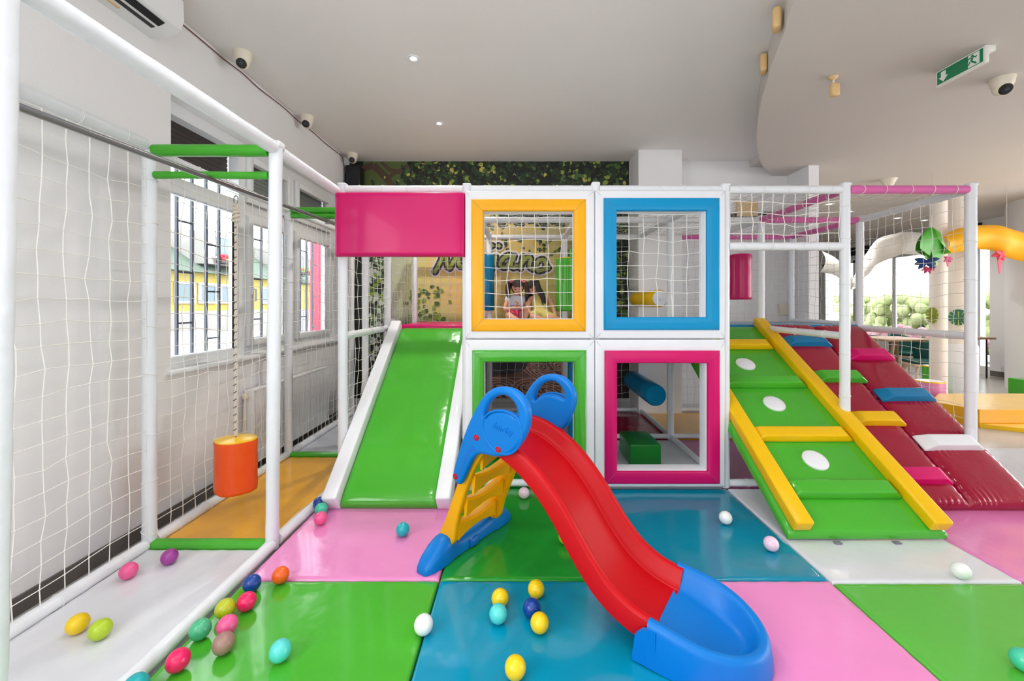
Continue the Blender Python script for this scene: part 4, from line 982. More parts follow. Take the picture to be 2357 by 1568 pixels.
prf = [(-2.4, 3.40), (-2.22, 3.40), (-2.185, 3.37), (-2.18, 3.24), (-2.20, 3.185), (-2.25, 3.15), (-2.33, 3.132), (-2.4, 3.132)]
MB().prism(prf, lambda u, v, d: (u, d, v), 1.78, 2.70).build('ac_housing', mat('ac_white', rgb(236, 236, 238), .3), ac, ang=30)
MB().prism([(-2.262, 3.147), (-2.222, 3.168), (-2.219, 3.164), (-2.259, 3.143)], lambda u, v, d: (u, d, v), 1.84, 2.60).build('air_outlet', BLACKP, ac)
MB().prism([(-2.305, 3.139), (-2.282, 3.1435), (-2.281, 3.139), (-2.304, 3.134)], lambda u, v, d: (u, d, v), 1.84, 2.60).build('air_outlet', BLACKP, ac)
MB().rbox(-2.34, -2.325, 2.3, 2.42, 3.126, 3.134, .002).build('display', TANP, ac)
mb = MB(); pts = [(-2.388, 2.72, 3.40)]; r2 = random.Random(9)
for i in range(1, 14): pts.append((-2.39, 2.72+i*.215, 3.395+r2.uniform(-.012, .004)))
pts += [(-2.392, 5.6, 3.38), (-2.394, 5.68, 3.2), (-2.39, 5.7, 3.12)]
o = mb.tube([tuple(p) for p in catopen(pts, 3)], .004, 6).build('cable', mat('cable_red', rgb(110, 50, 50), .6)); tag(o, 'thin dark red cable running along the left wall and ceiling corner', 'cable')
sp = thing('loudspeaker', (-2.2, 5.72, 2.95), 'black loudspeaker mounted in the back left corner near the ceiling', 'speaker')
MB().rbox(-2.37, -2.17, 5.62, 5.80, 2.93, 3.30, .025).build('cabinet', BLACKP, sp); MB().rbox(-2.355, -2.19, 5.612, 5.625, 2.95, 3.28, .01).build('grille', mat('grille_black', rgb(26, 26, 28), .7), sp)
MB().box(-2.4, -2.36, 5.68, 5.74, 3.05, 3.2).build('bracket', BLACKP, sp)
mb = MB(); mb.rbox(-2.4, -2.385, 5.58, 5.66, 1.28, 1.44, .01); o = mb.build('wall_box', CREAM); tag(o, 'white rounded box on the left wall near the back corner', 'box')

# ================================================================== CEILING FITTINGS
def camera_dome(x, y, z, label, d, r=.062):
    t = thing('security_camera', (x, y, z-.12), label, 'security camera', 'dome cameras on the ceiling')
    MB().lathe([(r*.75, -.085), (r*1.0, -.05), (r*1.06, -.02), (r*1.1, 0)], (x, y, z), 24).build('base', CREAM, t)
    d = Vector(d).normalized(); c = Vector((x, y, z-.08))
    MB().ell(c, r*.82, r*.82, r*.82, 24, 16).build('eyeball', CREAM, t)
    q = d.to_track_quat('Z', 'Y').to_matrix()
    ls = MB().lathe([(r*.58, r*.45), (r*.6, r*.72), (r*.5, r*.84), (0, r*.88)], c, 20, q).build('lens', BLACKP, t)
    MB().lathe([(r*.2, r*.86), (r*.2, r*.9), (0, r*.92)], c, 14, q).build('lens_glass', mat('lens_glass', rgb(60, 64, 70), .1), ls)
camera_dome(-2.22, 3.33, CZ, 'cream dome camera on the ceiling nearest the air conditioner', (.25, -.8, -.55))
camera_dome(-2.28, 4.45, CZ, 'cream dome camera on the ceiling midway along the left wall', (.1, -.9, -.4))
camera_dome(-2.24, 5.55, CZ, 'cream dome camera in the back left ceiling corner', (.15, -.9, -.4))
camera_dome(3.83, 3.32, SZ, 'cream dome camera on the lower ceiling at the top right', (-.25, -.7, -.45), .07)
t = thing('smoke_detector', (5.28, 5.99, SZ-.1), 'cream cone shaped detector on the lower ceiling at the right', 'detector')
MB().lathe([(.03, -.115), (.055, -.09), (.085, -.03), (.105, 0)], (5.28, 5.99, SZ), 20).build('detector_body', CREAM, t)
LAMP = mat('lamp_glow', (1, .96, .9, 1), .5, emit=14)
def downlight(x, y, z, lb, r=.042, e=14):
    t = thing('downlight', (x, y, z-.01), lb, 'ceiling light', 'recessed ceiling spotlights')
    MB().lathe([(r*.75, -.003), (r*.8, -.007), (r*1.15, -.006), (r*1.2, -.0005)], (x, y, z), 20).build('trim_ring', PVC, t)
    MB().lathe([(r*.76, -.002), (r*.5, -.0035), (0, -.0035)], (x, y, z), 18).build('lamp', LAMP, t)
    l = bpy.data.lights.new('spot', 'SPOT'); l.energy = e; l.spot_size = 2.6; l.spot_blend = 1; l.shadow_soft_size = .03; l.color = (1, .95, .88)
    o = bpy.data.objects.new('spot_lamp', l); COL.objects.link(o); o.location = (x, y, z-.02)
downlight(-.875, 3.40, CZ, 'recessed spotlight in the main ceiling, nearer of the two left ones', e=60); downlight(-.905, 4.62, CZ, 'recessed spotlight in the main ceiling, farther of the two left ones', e=170)
for (px, py, w_) in ((1908, 470, 'first'), (1955, 487, 'second'), (2066, 502, 'third'), (2128, 507, 'fourth')):
    Y = F*(SZ-EYE)/(CY-py); downlight(PX(px, Y), Y, SZ, 'distant recessed spotlight in the lower ceiling, %s from the left' % w_, .075, 120)
ex = thing('exit_sign', (3.25, 3.06, SZ-.06), 'green and white emergency exit sign on the lower ceiling', 'sign')
MB().rbox(3.215, 3.285, 2.88, 3.235, SZ-.045, SZ-.0005, .008).build('sign_base', mat('sign_white', rgb(236, 236, 230), .4), ex)
Me = Matrix(((0, 0, -1, 3.212), (-1, 0, 0, 3.235), (0, 1, 0, SZ-.125), (0, 0, 0, 1)))
MB(Me).rbox(0, .355, 0, .125, -.028, 0, .01).build('sign_case', MATS['sign_white'], ex)
SG = mat('sign_green', rgb(30, 132, 88), .4); SW = mat('sign_figure', rgb(240, 244, 238), .4)
MB(Me).box(.018, .337, .015, .11, 0, .0012).build('sign_face', SG, ex)
fig = MB(Me); F1 = lambda u, v, d: (u, v, d)
fig.prism([(.03, .06), (.065, .022), (.10, .06), (.083, .06), (.083, .1), (.047, .1), (.047, .06)], F1, .0014, .002)
fig.build('sign_arrow', SW, ex)
MB(Me).box(.24, .315, .02, .105, .0014, .002).build('sign_door', SW, ex)
fig = MB(Me); fig.lathe([(.009, .0022), (.009, .003), (0, .003)], (.27, .092, 0), 12)
for pl in ([(.262, .082), (.278, .08), (.27, .055), (.256, .06)], [(.27, .058), (.288, .045), (.3, .028), (.29, .026), (.276, .04), (.258, .055)], [(.258, .058), (.25, .04), (.235, .03), (.228, .037), (.243, .046), (.25, .06)], [(.276, .08), (.292, .07), (.302, .078), (.298, .084), (.29, .08), (.276, .088)], [(.262, .082), (.245, .078), (.24, .062), (.234, .066), (.24, .086), (.262, .09)]): fig.prism(pl, F1, .0022, .003)
fig.build('running_figure', SG, ex)
t = thing('motion_sensor', (2.47, 3.3, SZ-.16), 'small tan motion sensor hanging from the lower ceiling', 'sensor')
MB().lathe([(.01, -.03), (.02, -.018), (.035, -.004), (.036, 0)], (2.47, 3.3, SZ), 14).build('mount', TANP, t)
MB().tube([(2.47, 3.3, SZ-.01), (2.47, 3.29, SZ-.07)], .007, 8).build('stem', CREAM, t); MB().rbox(2.438, 2.502, 3.26, 3.31, SZ-.16, SZ-.06, .015).build('sensor_head', TANP, t)
for (x, y, z, w_) in ((1.715, 2.79, 3.315, 'upper'), (1.945, 3.34, 3.335, 'lower')):
    mb = MB(Matrix.Translation((x, y, z)) @ Matrix.Rotation(math.radians(-30 if w_ == 'upper' else -27), 4, 'Z'))
    mb.rbox(-.03, .024, -.05, .05, -.07, .07, .02); o = mb.build('alarm_sensor', TANP)
    tag(o, 'tan wedge sensor fixed to the curved ceiling step, %s of the two' % w_, 'sensor')
t = thing('wall_thermostat', (PX(1800, 5.83), 5.83, 1.27), 'small cream box with a cable on the back wall at the right', 'switch')
MB().rbox(PX(1792, 5.83), PX(1811, 5.83), 5.80, BY, PZ(725, 5.83), PZ(700, 5.83), .008).build('casing', CREAM, t)
MB().tube([(PX(1794, 5.83), 5.82, PZ(725, 5.83)), (PX(1791, 5.83), 5.83, PZ(712, 5.83)), (PX(1790, 5.83), 5.83, PZ(700, 5.83))], .006, 6).build('lead', CREAM, t)
t = thing('wall_vent', (3.3, 5.82, 2.6), 'beige panel and dark slotted vent high on the back wall', 'vent')
MB().rbox(PX(1696, 5.82), PX(1744, 5.82), 5.81, BY, PZ(498, 5.82), PZ(463, 5.82), .006).build('vent_panel', TANP, t)
MB().rbox(PX(1672, 5.83), PX(1802, 5.83), 5.825, BY, PZ(503, 5.83), PZ(488, 5.83), .004).build('vent_slot', BLACKP, t)

# ================================================================== RIGHT-HAND ROOM
COLM = mat('column_paint', rgb(240, 232, 222), .7)
o = MB().lathe([(.108, FZ), (.108, SZ)], (PX(2160, 6.6), 6.6, 0), 28).build('column', COLM); tag(o, 'slender round cream column behind the netting at the right', 'column')
o = MB().lathe([(.19, FZ), (.19, SZ)], (PX(2205, 6.9), 6.9, 0), 32).build('column', COLM); tag(o, 'thick round white column carrying a green paper leaf', 'column')
xq = PX(2205, 6.9)
o = MB().lathe([(.2, FZ+.001), (.235, FZ+.02), (.24, .72), (.225, .76), (.195, .765)], (xq, 6.9, 0), 32).build('column_padding', WPAD); tag(o, 'white padded sleeve around the foot of the thick column', 'pad')
def monstera(cx, cy, cz, s, m, label, yaw=0, sx=1):
    half = []
    for i in range(56):
        a_ = PI*(i+.5)/56; r_ = .5*(1-.12*math.cos(a_)); sl = abs(((i+4) % 9)-4)
        if i < 50 and sl < 1: r_ *= .42
        elif i < 50 and sl < 2: r_ *= .86
        half.append((r_*math.sin(a_)*.92, -r_*math.cos(a_)))
    full = half+[(-a_, b_) for a_, b_ in reversed(half)]
    Mx = Matrix.Translation((cx, cy, cz)) @ Matrix.Rotation(yaw, 4, 'Z')
    t = thing('paper_leaf', (cx, cy, cz), label, 'leaf decoration')
    MB(Mx).prism([(a*s*sx, b*s) for a, b in full], lambda u, v, d: (u, d-abs(u)*.15, v), -.006, .006).build('leaf_blade', m, t)
    MB(Mx).tube([(0, -.012, -.5*s), (0, -.012, .42*s)], .006, 5).build('leaf_rib', mat('leaf_rib', rgb(190, 200, 120), .6), t)
monstera(7.075, 6.745, PZ(733, 6.75), .26, mat('leaf_green', rgb(50, 118, 84), .6), 'dark green paper leaf fixed to the thick column', -.8)
monstera(6.488, 6.57, PZ(728, 6.57), .26, mat('leaf_yellow_green', rgb(140, 150, 50), .6), 'narrow yellow green paper leaf beside the slender column', -1.35, .7)
# fabric swags
def ribbon(name, top, bot, m, label, cat, thick=.012, fold=.05, n=4, parent=None):
    """cloth between two 3D polylines, with folds"""
    A = catopen(top, n); B = catopen(bot, n); k = len(A); R = 6; vs = []; fs = []
    nrm = Vector((0, 1, 0))
    for sgn in (0, 1):
        for j in range(R+1):
            for i in range(k):
                p = A[i].lerp(B[i], j/R); p = p+nrm*(thick*sgn+fold*math.sin(i*.9)*(.3+.7*j/R))-nrm*.12*math.sin(PI*j/R); vs.append(p)
    Nn = (R+1)*k
    for j in range(R):
        for i in range(k-1):
            a = j*k+i; fs.append((a, a+1, a+k+1, a+k)); fs.append((Nn+a, Nn+a+k, Nn+a+k+1, Nn+a+1))
    for j in range(R): a = j*k; fs.append((a, a+k, Nn+a+k, Nn+a)); a = j*k+k-1; fs.append((a, a+k, Nn+a+k, Nn+a))
    for i in range(k-1): a = i; fs.append((a, a+1, Nn+a+1, Nn+a)); a = R*k+i; fs.append((a, a+1, Nn+a+1, Nn+a))
    o = MB().add(vs, fs).build(name, m, parent, ang=60)
    if not parent: tag(o, label, cat)
    for p in (A[k//4], A[3*k//4]):
        MB().tube([(p.x, p.y+.02, p.z-.02), (p.x, p.y+.02, SZ)], .003, 5).build('hanging_cord', STRINGD, o)
    return o
WFB = mat('white_fabric', rgb(238, 238, 234), .7); YFB = mat('yellow_fabric', rgb(250, 182, 16), .6); GFB = mat('green_fabric', rgb(74, 170, 50), .5)
def Q(l, Y): return [P(a, b, Y) for a, b in l]
ribbon('fabric_swag', Q([(1962, 650), (1990, 590), (2020, 552), (2060, 538), (2100, 533), (2150, 545), (2180, 560)], 7.6), Q([(1962, 668), (1986, 640), (2018, 612), (2055, 592), (2090, 584), (2140, 592), (2170, 600)], 7.6), WFB, 'white arched fabric swag hanging in front of the far right windows', 'fabric')
ribbon('fabric_swag', Q([(1962, 640), (1930, 600), (1893, 578)], 8.2), Q([(1962, 668), (1930, 640), (1893, 626)], 8.2), WFB, 'white fabric swag rising to the left behind the netting', 'fabric')
ribbon('fabric_canopy', Q([(2172, 545), (2200, 528), (2250, 519), (2296, 519), (2330, 527), (2380, 545)], 6.3), Q([(2165, 586), (2195, 582), (2250, 572), (2296, 580), (2330, 594), (2380, 610)], 6.3), YFB, 'yellow orange scalloped fabric canopy hanging at the right edge', 'fabric', fold=.03)
lg = thing('leaf_canopy', P(2150, 610, 5.7), 'bright green leaf shaped fabric hanging beside the yellow canopy', 'decoration')
GF2 = mat('green_fabric_light', rgb(130, 206, 80), .5)
for i, (a, b, c_, m) in enumerate((((2138, 524), (2108, 578), (2134, 592), GFB), ((2146, 521), (2130, 594), (2158, 612), GF2), ((2148, 524), (2152, 604), (2180, 580), GFB), ((2152, 526), (2190, 582), (2166, 586), GF2), ((2142, 522), (2118, 572), (2148, 596), GFB))):
    A = P(a[0], a[1], 5.7-.02*i); B = P(b[0], b[1], 5.66-.03*i); C_ = P(c_[0], c_[1], 5.74-.02*i); vs = []; fs = []; n = 8
    for s_ in (0, .008):
        for j in range(n+1):
            L0 = A.lerp(B, j/n)+Vector((-.05*math.sin(PI*j/n), 0, 0)); R0_ = A.lerp(C_, j/n)+Vector((.04*math.sin(PI*j/n), 0, 0)); Mm = (L0+R0_)/2+Vector((0, -.05, .0))*math.sin(PI*(j/n)**.7)
            vs += [L0+Vector((0, s_, 0)), Mm+Vector((0, s_, 0)), R0_+Vector((0, s_, 0))]
    for s_ in (0, 1):
        for j in range(n):
            for q in (0, 1): e = s_*(n+1)*3+j*3+q; fs.append((e, e+1, e+4, e+3))
    MB().add(vs, fs).build('leaf_panel', m, lg, ang=60)
MB().tube([P(2146, 524, 5.68), Vector((P(2146, 524, 5.68).x, 5.68, SZ))], .003, 5).build('hanging_cord', STRINGD, lg)
def flowerish(px, py, Y, m, label, s=.07, tail=0):
    mb = MB(); r3 = random.Random(int(px))
    c = P(px, py, Y)
    for i in range(6):
        a = 2*PI*i/6; d_ = Vector((math.cos(a), r3.uniform(-.5, .5), .55*math.sin(a)-.35)).normalized(); mb.tube([c, c+d_*s*.5, c+d_*s*1.0, c+d_*s*1.35], [s*.16, s*.36, s*.26, .002], 6)
    if tail: mb.add([c+Vector(q) for q in ((-s*.5, 0, 0), (s*.5, 0, 0), (s*.1, 0, -tail), (-s*.1, 0, -tail), (-s*.5, .008, 0), (s*.5, .008, 0), (s*.1, .008, -tail), (-s*.1, .008, -tail))], [(0, 1, 2, 3), (7, 6, 5, 4), (0, 4, 5, 1), (1, 5, 6, 2), (2, 6, 7, 3), (3, 7, 4, 0)])
    o = mb.build('hanging_ornament', m); tag(o, label, 'decoration')
    if tail and px < 2200: MB().tube([c, (c.x, c.y, SZ)], .002, 5).build('hanging_cord', STRINGD, o)
flowerish(2132, 601, 5.62, mat('navy_fabric', rgb(26, 60, 120), .6), 'navy ornament hanging below the green leaf canopy', .10)
flowerish(2136, 618, 5.66, mat('ruby_fabric', rgb(200, 70, 110), .6), 'small ruby pink ornament under the navy one', .06)
flowerish(2182, 594, 5.74, mat('pink_fabric', rgb(232, 110, 150), .6), 'pink ornament with a tail right of the green leaf canopy', .05, .12)
flowerish(2302, 584, 6.22, mat('coral_fabric', rgb(236, 90, 110), .6), 'coral ribbon ornament under the yellow canopy', .09, .3)
# table and chairs
WOOD = mat('table_wood', rgb(176, 142, 110), .5, .1, 8, var=.08); WOODL = mat('pale_wood', rgb(222, 196, 164), .5); FGREEN = mat('chair_green', rgb(0, 84, 76), .6)
ty = 8.3; tx = PX(2068, ty)
tb = thing('dining_table', (tx, ty, FZ), 'wooden dining table behind the netting in the far right room', 'table')
tz = PZ(778, ty); MB().rbox(tx-.55, tx+.4, ty-.4, ty+.45, tz-.04, tz, .01).build('tabletop', WOOD, tb)
for (dx, dy) in ((-.45, -.3), (.3, -.3), (-.45, .35), (.3, .35)): MB().tube([(tx+dx*.7, ty+dy*.8, tz-.04), (tx+dx, ty+dy, FZ)], [.035, .022], 10).build('table_leg', WOOD, tb)
def chair(x, y, yaw, label):
    t = thing('dining_chair', (x, y, FZ), label, 'chair'); Mx = Matrix.Translation((x, y, FZ)) @ Matrix.Rotation(yaw, 4, 'Z')
    MB(Mx).rbox(-.25, .25, -.25, .25, .40, .47, .03).build('seat', FGREEN, t); MB(Mx).rbox(-.26, .26, -.26, .26, .35, .40, .012).build('seat_frame', WOODL, t)
    vs = []; fs = []; n = 14
    for (r, z0, z1) in ((.27, .46, .86), (.235, .46, .84)):
        for i in range(n+1): a = math.radians(-10+200*i/n); vs += [(r*math.cos(a), r*math.sin(a), z0), (r*math.cos(a)*1.08, r*math.sin(a)*1.08, z1-.12*abs(math.cos(a))**3)]
    N2 = 2*(n+1)
    for i in range(n): a = 2*i; fs += [(a, a+2, a+3, a+1), (N2+a, N2+a+1, N2+a+3, N2+a+2), (a+1, a+3, N2+a+3, N2+a+1), (a, N2+a, N2+a+2, a+2)]
    fs += [(0, 1, N2+1, N2), (2*n, N2+2*n, N2+2*n+1, 2*n+1)]
    MB(Mx).add(vs, fs).build('backrest', FGREEN, t, ang=50)
    for (a, b) in ((-1, -1), (1, -1), (-1, 1), (1, 1)): MB(Mx).tube([(a*.19, b*.19, .36), (a*.25, b*.25, 0)], [.022, .014], 8).build('leg', WOODL, t)
chair(PX(2128, 7.7), 7.7, -1.9, 'dark green upholstered chair with pale legs in front of the distant table')
chair(PX(2008, 8.5)-.35, 8.5, 1.5, 'dark green upholstered chair left of the distant table')
chair(PX(2085, 9.0), 9.0, .2, 'dark green upholstered chair on the far side of the distant table')
def pouf(px, py0, py1, Y, r, m, rim, label):
    x = PX(px, Y); z0 = FZ+.001; z1 = PZ(py0, Y); t = thing('foam_pouf', (x, Y, z0), label, 'pouf')
    MB().lathe([(r*.94, z0), (r, z0+.02), (r*1.01, (z0+z1)/2), (r, z1-.02)], (x, Y, 0), 28).build('pouf_body', m, t)
    MB().lathe([(r*1.0, z1-.02), (r*.98, z1-.004), (r*.9, z1)], (x, Y, 0), 28).build('pouf_rim', rim, t); MB().lathe([(r*.9, z1-.001), (r*.6, z1+.006), (0, z1+.01)], (x, Y, 0), 28).build('pouf_top', WPAD, t)
pouf(2140, 876, 930, 6.18, .17, PINK, YEL, 'pink foam pouf with a white top right of the crimson ramp')
pouf(2138, 841, 873, 6.9, .085, GREEN, YEL, 'slim green foam pouf standing behind the pink one')
sp_ = MB(); p4 = [(5.52, 5.02), (8.4, 5.02), (8.4, 5.95), (7.3, 5.95), (5.95, 5.95), (5.35, 5.45)]
t = thing('foam_platform', (6.5, 5.4, FZ), 'large low yellow foam platform at the right edge', 'platform')
MB().prism(p4, lambda u, v, d: (u, v, d), FZ+.001, .14).build('platform_block', AMBER, t); MB().prism([(u*.985+.09, v*.98+.105) for u, v in p4], lambda u, v, d: (u, v, d), .14, .146).build('platform_top', vinyl('sand', (248, 204, 110), .25), t)
o = MB().prism([(5.5, 5.0), (8.4, 5.0), (8.4, 4.2), (6.6, 4.35)], lambda u, v, d: (u, v, d), FZ+.001, FZ+.05).build('foam_step', vinyl('yellow_step', (252, 200, 30), .25)); tag(o, 'thin yellow foam mat in front of the yellow platform', 'mat')
yb_ = 6.7; o = MB().rbox(PX(2352, yb_), PX(2352, yb_)+.4, yb_-.2, yb_+.2, FZ+.001, PZ(874, yb_), .02).build('foam_block', GREEN); tag(o, 'green foam block cut off by the right edge', 'block')
t = thing('side_table', (PX(2252, 8.4), 8.4, FZ), 'slim dark side table with a plant below the narrow far right window', 'table')
xs_ = PX(2256, 8.4); MB().rbox(xs_-.16, xs_+.16, 8.25, 8.55, .72, .76, .006).build('table_top', WOOD, t)
for dx in (-.13, .13): MB().tube([(xs_+dx, 8.4, .72), (xs_+dx, 8.4, FZ)], .014, 8).build('leg', BLACKP, t)

# ================================================================== PEOPLE
SK = mat('skin', rgb(222, 166, 138), .55); HAIR = mat('hair_dark', rgb(40, 26, 22), .5, .5, 60, stretch=(4, 4, 1)); HAIRB = mat('hair_brown', rgb(60, 40, 34), .5, .5, 60, stretch=(4, 4, 1))
TEE = mat('tee_white', rgb(226, 230, 238), .8); SHORT = mat('shorts_pink', rgb(255, 110, 150), .8); DRESS = mat('dress_yellow', rgb(226, 208, 120), .85, .3, 40)
EYEM = mat('eye_dark', rgb(30, 20, 18), .4); LIPM = mat('lip', rgb(186, 84, 84), .5)
def skin(name, nodes, edges, m, parent, sub=2):
    me = bpy.data.meshes.new('s'); keys = list(nodes); me.from_pydata([nodes[k][0] for k in keys], [(keys.index(a), keys.index(b)) for a, b in edges], [])
    ob = bpy.data.objects.new('s', me); COL.objects.link(ob); bpy.context.view_layer.objects.active = ob
    md = ob.modifiers.new('k', 'SKIN'); md.use_smooth_shade = True
    for i, k in enumerate(keys):
        r = nodes[k][1]; me.skin_vertices[0].data[i].radius = r if isinstance(r, tuple) else (r, r); me.skin_vertices[0].data[i].use_root = (i == 0)
    s2 = ob.modifiers.new('u', 'SUBSURF'); s2.levels = sub; s2.render_levels = sub
    bpy.context.view_layer.update()
    return from_object(ob, name, m, parent)
def hand(nodes, edges, wrist, d, up_, key, curl=.35, sc_=.8):
    d = Vector(d).normalized(); up_ = Vector(up_); up_ = (up_-d*up_.dot(d)).normalized(); sd = d.cross(up_)
    w = Vector(nodes[wrist][0]); pm = w+d*.04*sc_; nodes[key+'p'] = (pm, (.022*sc_, .012*sc_)); edges.append((wrist, key+'p'))
    for i, (off, ln) in enumerate(((-.018, .045), (-.006, .05), (.006, .047), (.017, .038))):
        a = pm+d*.022*sc_+sd*off*sc_; b_ = a+(d*math.cos(curl)-up_*math.sin(curl))*ln*.5*sc_; c_ = b_+(d*math.cos(curl*2.2)-up_*math.sin(curl*2.2))*ln*.5*sc_
        for q, p in enumerate((a, b_, c_)): nodes[key+'%d%d' % (i, q)] = (p, .0068*sc_)
        edges += [(key+'p', key+'%d0' % i), (key+'%d0' % i, key+'%d1' % i), (key+'%d1' % i, key+'%d2' % i)]
    a = pm-sd*.022*sc_; b_ = a+(d*.6-sd*.8)*.018*sc_; nodes[key+'t0'] = (a, .0075*sc_); nodes[key+'t1'] = (b_+d*.014*sc_, .0066*sc_); edges += [(key+'p', key+'t0'), (key+'t0', key+'t1')]
def facing(c, look, upv=(0, 0, 1)):
    z = Vector(look).normalized(); u = Vector(upv); u = (u-z*u.dot(z)).normalized(); x = u.cross(z)
    Mx = Matrix.Identity(4)
    for i in range(3): Mx[i][0], Mx[i][1], Mx[i][2], Mx[i][3] = x[i], u[i], z[i], c[i]
    return Mx   # local: x side, y up, z forward
def head_parts(Mx, parent, hm, r=.075):
    for sx in (-1, 1):
        MB(Mx).ell((sx*.028, .004, r*.93), .0125, .005, .006, 12, 8).build('eye', EYEM, parent)
        MB(Mx).tube([(sx*.014, .029, r*.96), (sx*.029, .031, r*.92), (sx*.044, .021, r*.84)], .003, 6).build('eyebrow', hm, parent)
    MB(Mx).tube([(-.018, -.040, r*.93), (0, -.044, r*.98), (.018, -.040, r*.93)], [.003, .005, .003], 8).build('mouth', LIPM, parent)
def head_nodes(nodes, edges, Mx, neck):
    def p(*q): return Mx @ Vector(q)
    nodes['h0'] = (p(0, -.045, .012), (.046, .05)); nodes['h1'] = (p(0, -.004, .004), (.064, .072)); nodes['h2'] = (p(0, .036, -.004), (.062, .07)); nodes['h3'] = (p(0, .066, -.006), (.034, .04))
    nodes['ns'] = (p(0, -.014, .076), .007); 
    edges += [(neck, 'h0'), ('h0', 'h1'), ('h1', 'h2'), ('h2', 'h3'), ('h1', 'ns')]
    for sx in (-1, 1): nodes['e%d' % sx] = (p(sx*.072, -.002, 0), (.014, .008)); edges.append(('h1', 'e%d' % sx))
def shell(Mx, m, parent, name, r=(.08, .088, .088), front=.35, low=-.01, bangs=.02):
    """hair cap: ellipsoid shell cut away at the face"""
    mb = MB(Mx); n, k = 28, 18; vs = []; fs = []; keep = {}
    for j in range(k+1):
        for i in range(n):
            th = PI*j/k; ph = 2*PI*i/n; v = Vector((math.sin(th)*math.sin(ph), math.cos(th), math.sin(th)*math.cos(ph)))
            w = 1+.02*math.sin(ph*11); vs.append((v.x*r[0]*w, v.y*r[1]+.006, v.z*r[2]*w-.006))
    for j in range(k):
        for i in range(n):
            l = (i+1) % n; c = [vs[q] for q in (j*n+i, j*n+l, (j+1)*n+l, (j+1)*n+i)]; cy_ = sum(q[1] for q in c)/4; cz_ = sum(q[2] for q in c)/4
            if cz_ > .012 and cy_ < bangs+.02: continue
            if cy_ < low-.06: continue
            fs.append((j*n+i, j*n+l, (j+1)*n+l, (j+1)*n+i))
    return mb.add(vs, fs).build(name, m, parent, ang=60)
def bend(pts, rr, n=9): return MB().tube([tuple(q) for q in catopen(pts, 4)], rr, n)
DZ = 1.188
# girl in a white shirt -------------------------------------------------
g1 = thing('person', (-.05, 5.12, DZ), 'small girl in a white shirt and pink shorts with pigtails sitting on the deck', 'person')
x0 = -.05; Hm = facing((x0+.008, 5.075, 1.622), (.05, -.86, -.42)); nodes = {}; edges = []
nodes['pel'] = (Vector((x0, 5.16, DZ+.085)), (.085, .075)); nodes['wst'] = (Vector((x0, 5.17, DZ+.17)), (.075, .06)); nodes['chs'] = (Vector((x0, 5.15, DZ+.27)), (.085, .062)); nodes['nk0'] = (Vector((x0, 5.13, DZ+.335)), (.045, .04)); nodes['nk'] = (Vector((x0+.003, 5.11, DZ+.368)), .03)
edges += [('pel', 'wst'), ('wst', 'chs'), ('chs', 'nk0'), ('nk0', 'nk')]; head_nodes(nodes, edges, Hm, 'nk')
for sx, k in ((-1, 'l'), (1, 'r')):
    nodes['sh'+k] = (Vector((x0+sx*.105, 5.14, DZ+.305)), .034); nodes['el'+k] = (Vector((x0+sx*.148, 5.05, DZ+.165)), .025); nodes['fa'+k] = (Vector((x0+sx*.10, 4.975, DZ+.165)), .021); nodes['wr'+k] = (Vector((x0+sx*.045, 4.93, DZ+.185)), .017)
    edges += [('chs', 'sh'+k), ('sh'+k, 'el'+k), ('el'+k, 'fa'+k), ('fa'+k, 'wr'+k)]; hand(nodes, edges, 'wr'+k, (-sx*.8, -.1, .25), (0, .2, 1), 'h'+k, .6)
for sx, k, kn, an, ft in ((-1, 'l', (x0-.10, 4.90, DZ+.10), (x0+.02, 4.80, DZ+.04), (x0+.10, 4.79, DZ+.03)), (1, 'r', (x0+.115, 4.93, DZ+.13), (x0+.09, 4.84, DZ+.045), (x0+.07, 4.74, DZ+.03))):
    nodes['hp'+k] = (Vector((x0+sx*.065, 5.12, DZ+.075)), .062); nodes['kn'+k] = (Vector(kn), .042); nodes['an'+k] = (Vector(an), .026); nodes['ft'+k] = (Vector(ft), .022)
    edges += [('pel', 'hp'+k), ('hp'+k, 'kn'+k), ('kn'+k, 'an'+k), ('an'+k, 'ft'+k)]
skin('body', nodes, edges, SK, g1); head_parts(Hm, g1, HAIRB)
N2 = {k: nodes[k] for k in ()}; 
tn = {'w': (Vector((x0, 5.17, DZ+.10)), (.094, .086)), 'm': (Vector((x0, 5.165, DZ+.18)), (.088, .072)), 'c': (Vector((x0, 5.15, DZ+.27)), (.096, .073)), 'n': (Vector((x0, 5.135, DZ+.322)), (.06, .052)), 'sl': (Vector((x0-.108, 5.14, DZ+.30)), .045), 'sr': (Vector((x0+.108, 5.14, DZ+.30)), .045), 'el': (Vector((x0-.132, 5.10, DZ+.245)), .040), 'er': (Vector((x0+.132, 5.10, DZ+.245)), .040)}
skin('shirt', tn, [('w', 'm'), ('m', 'c'), ('c', 'n'), ('c', 'sl'), ('c', 'sr'), ('sl', 'el'), ('sr', 'er')], TEE, g1)
tn = {'w': (Vector((x0, 5.16, DZ+.088)), (.095, .08)), 'l': (Vector((x0-.065, 5.11, DZ+.08)), .072), 'r': (Vector((x0+.065, 5.11, DZ+.08)), .072), 'l2': (Vector((x0-.092, 4.96, DZ+.098)), .058), 'r2': (Vector((x0+.098, 5.0, DZ+.112)), .055)}
skin('shorts', tn, [('w', 'l'), ('w', 'r'), ('l', 'l2'), ('r', 'r2')], SHORT, g1)
hr = shell(Hm, HAIRB, g1, 'hair')
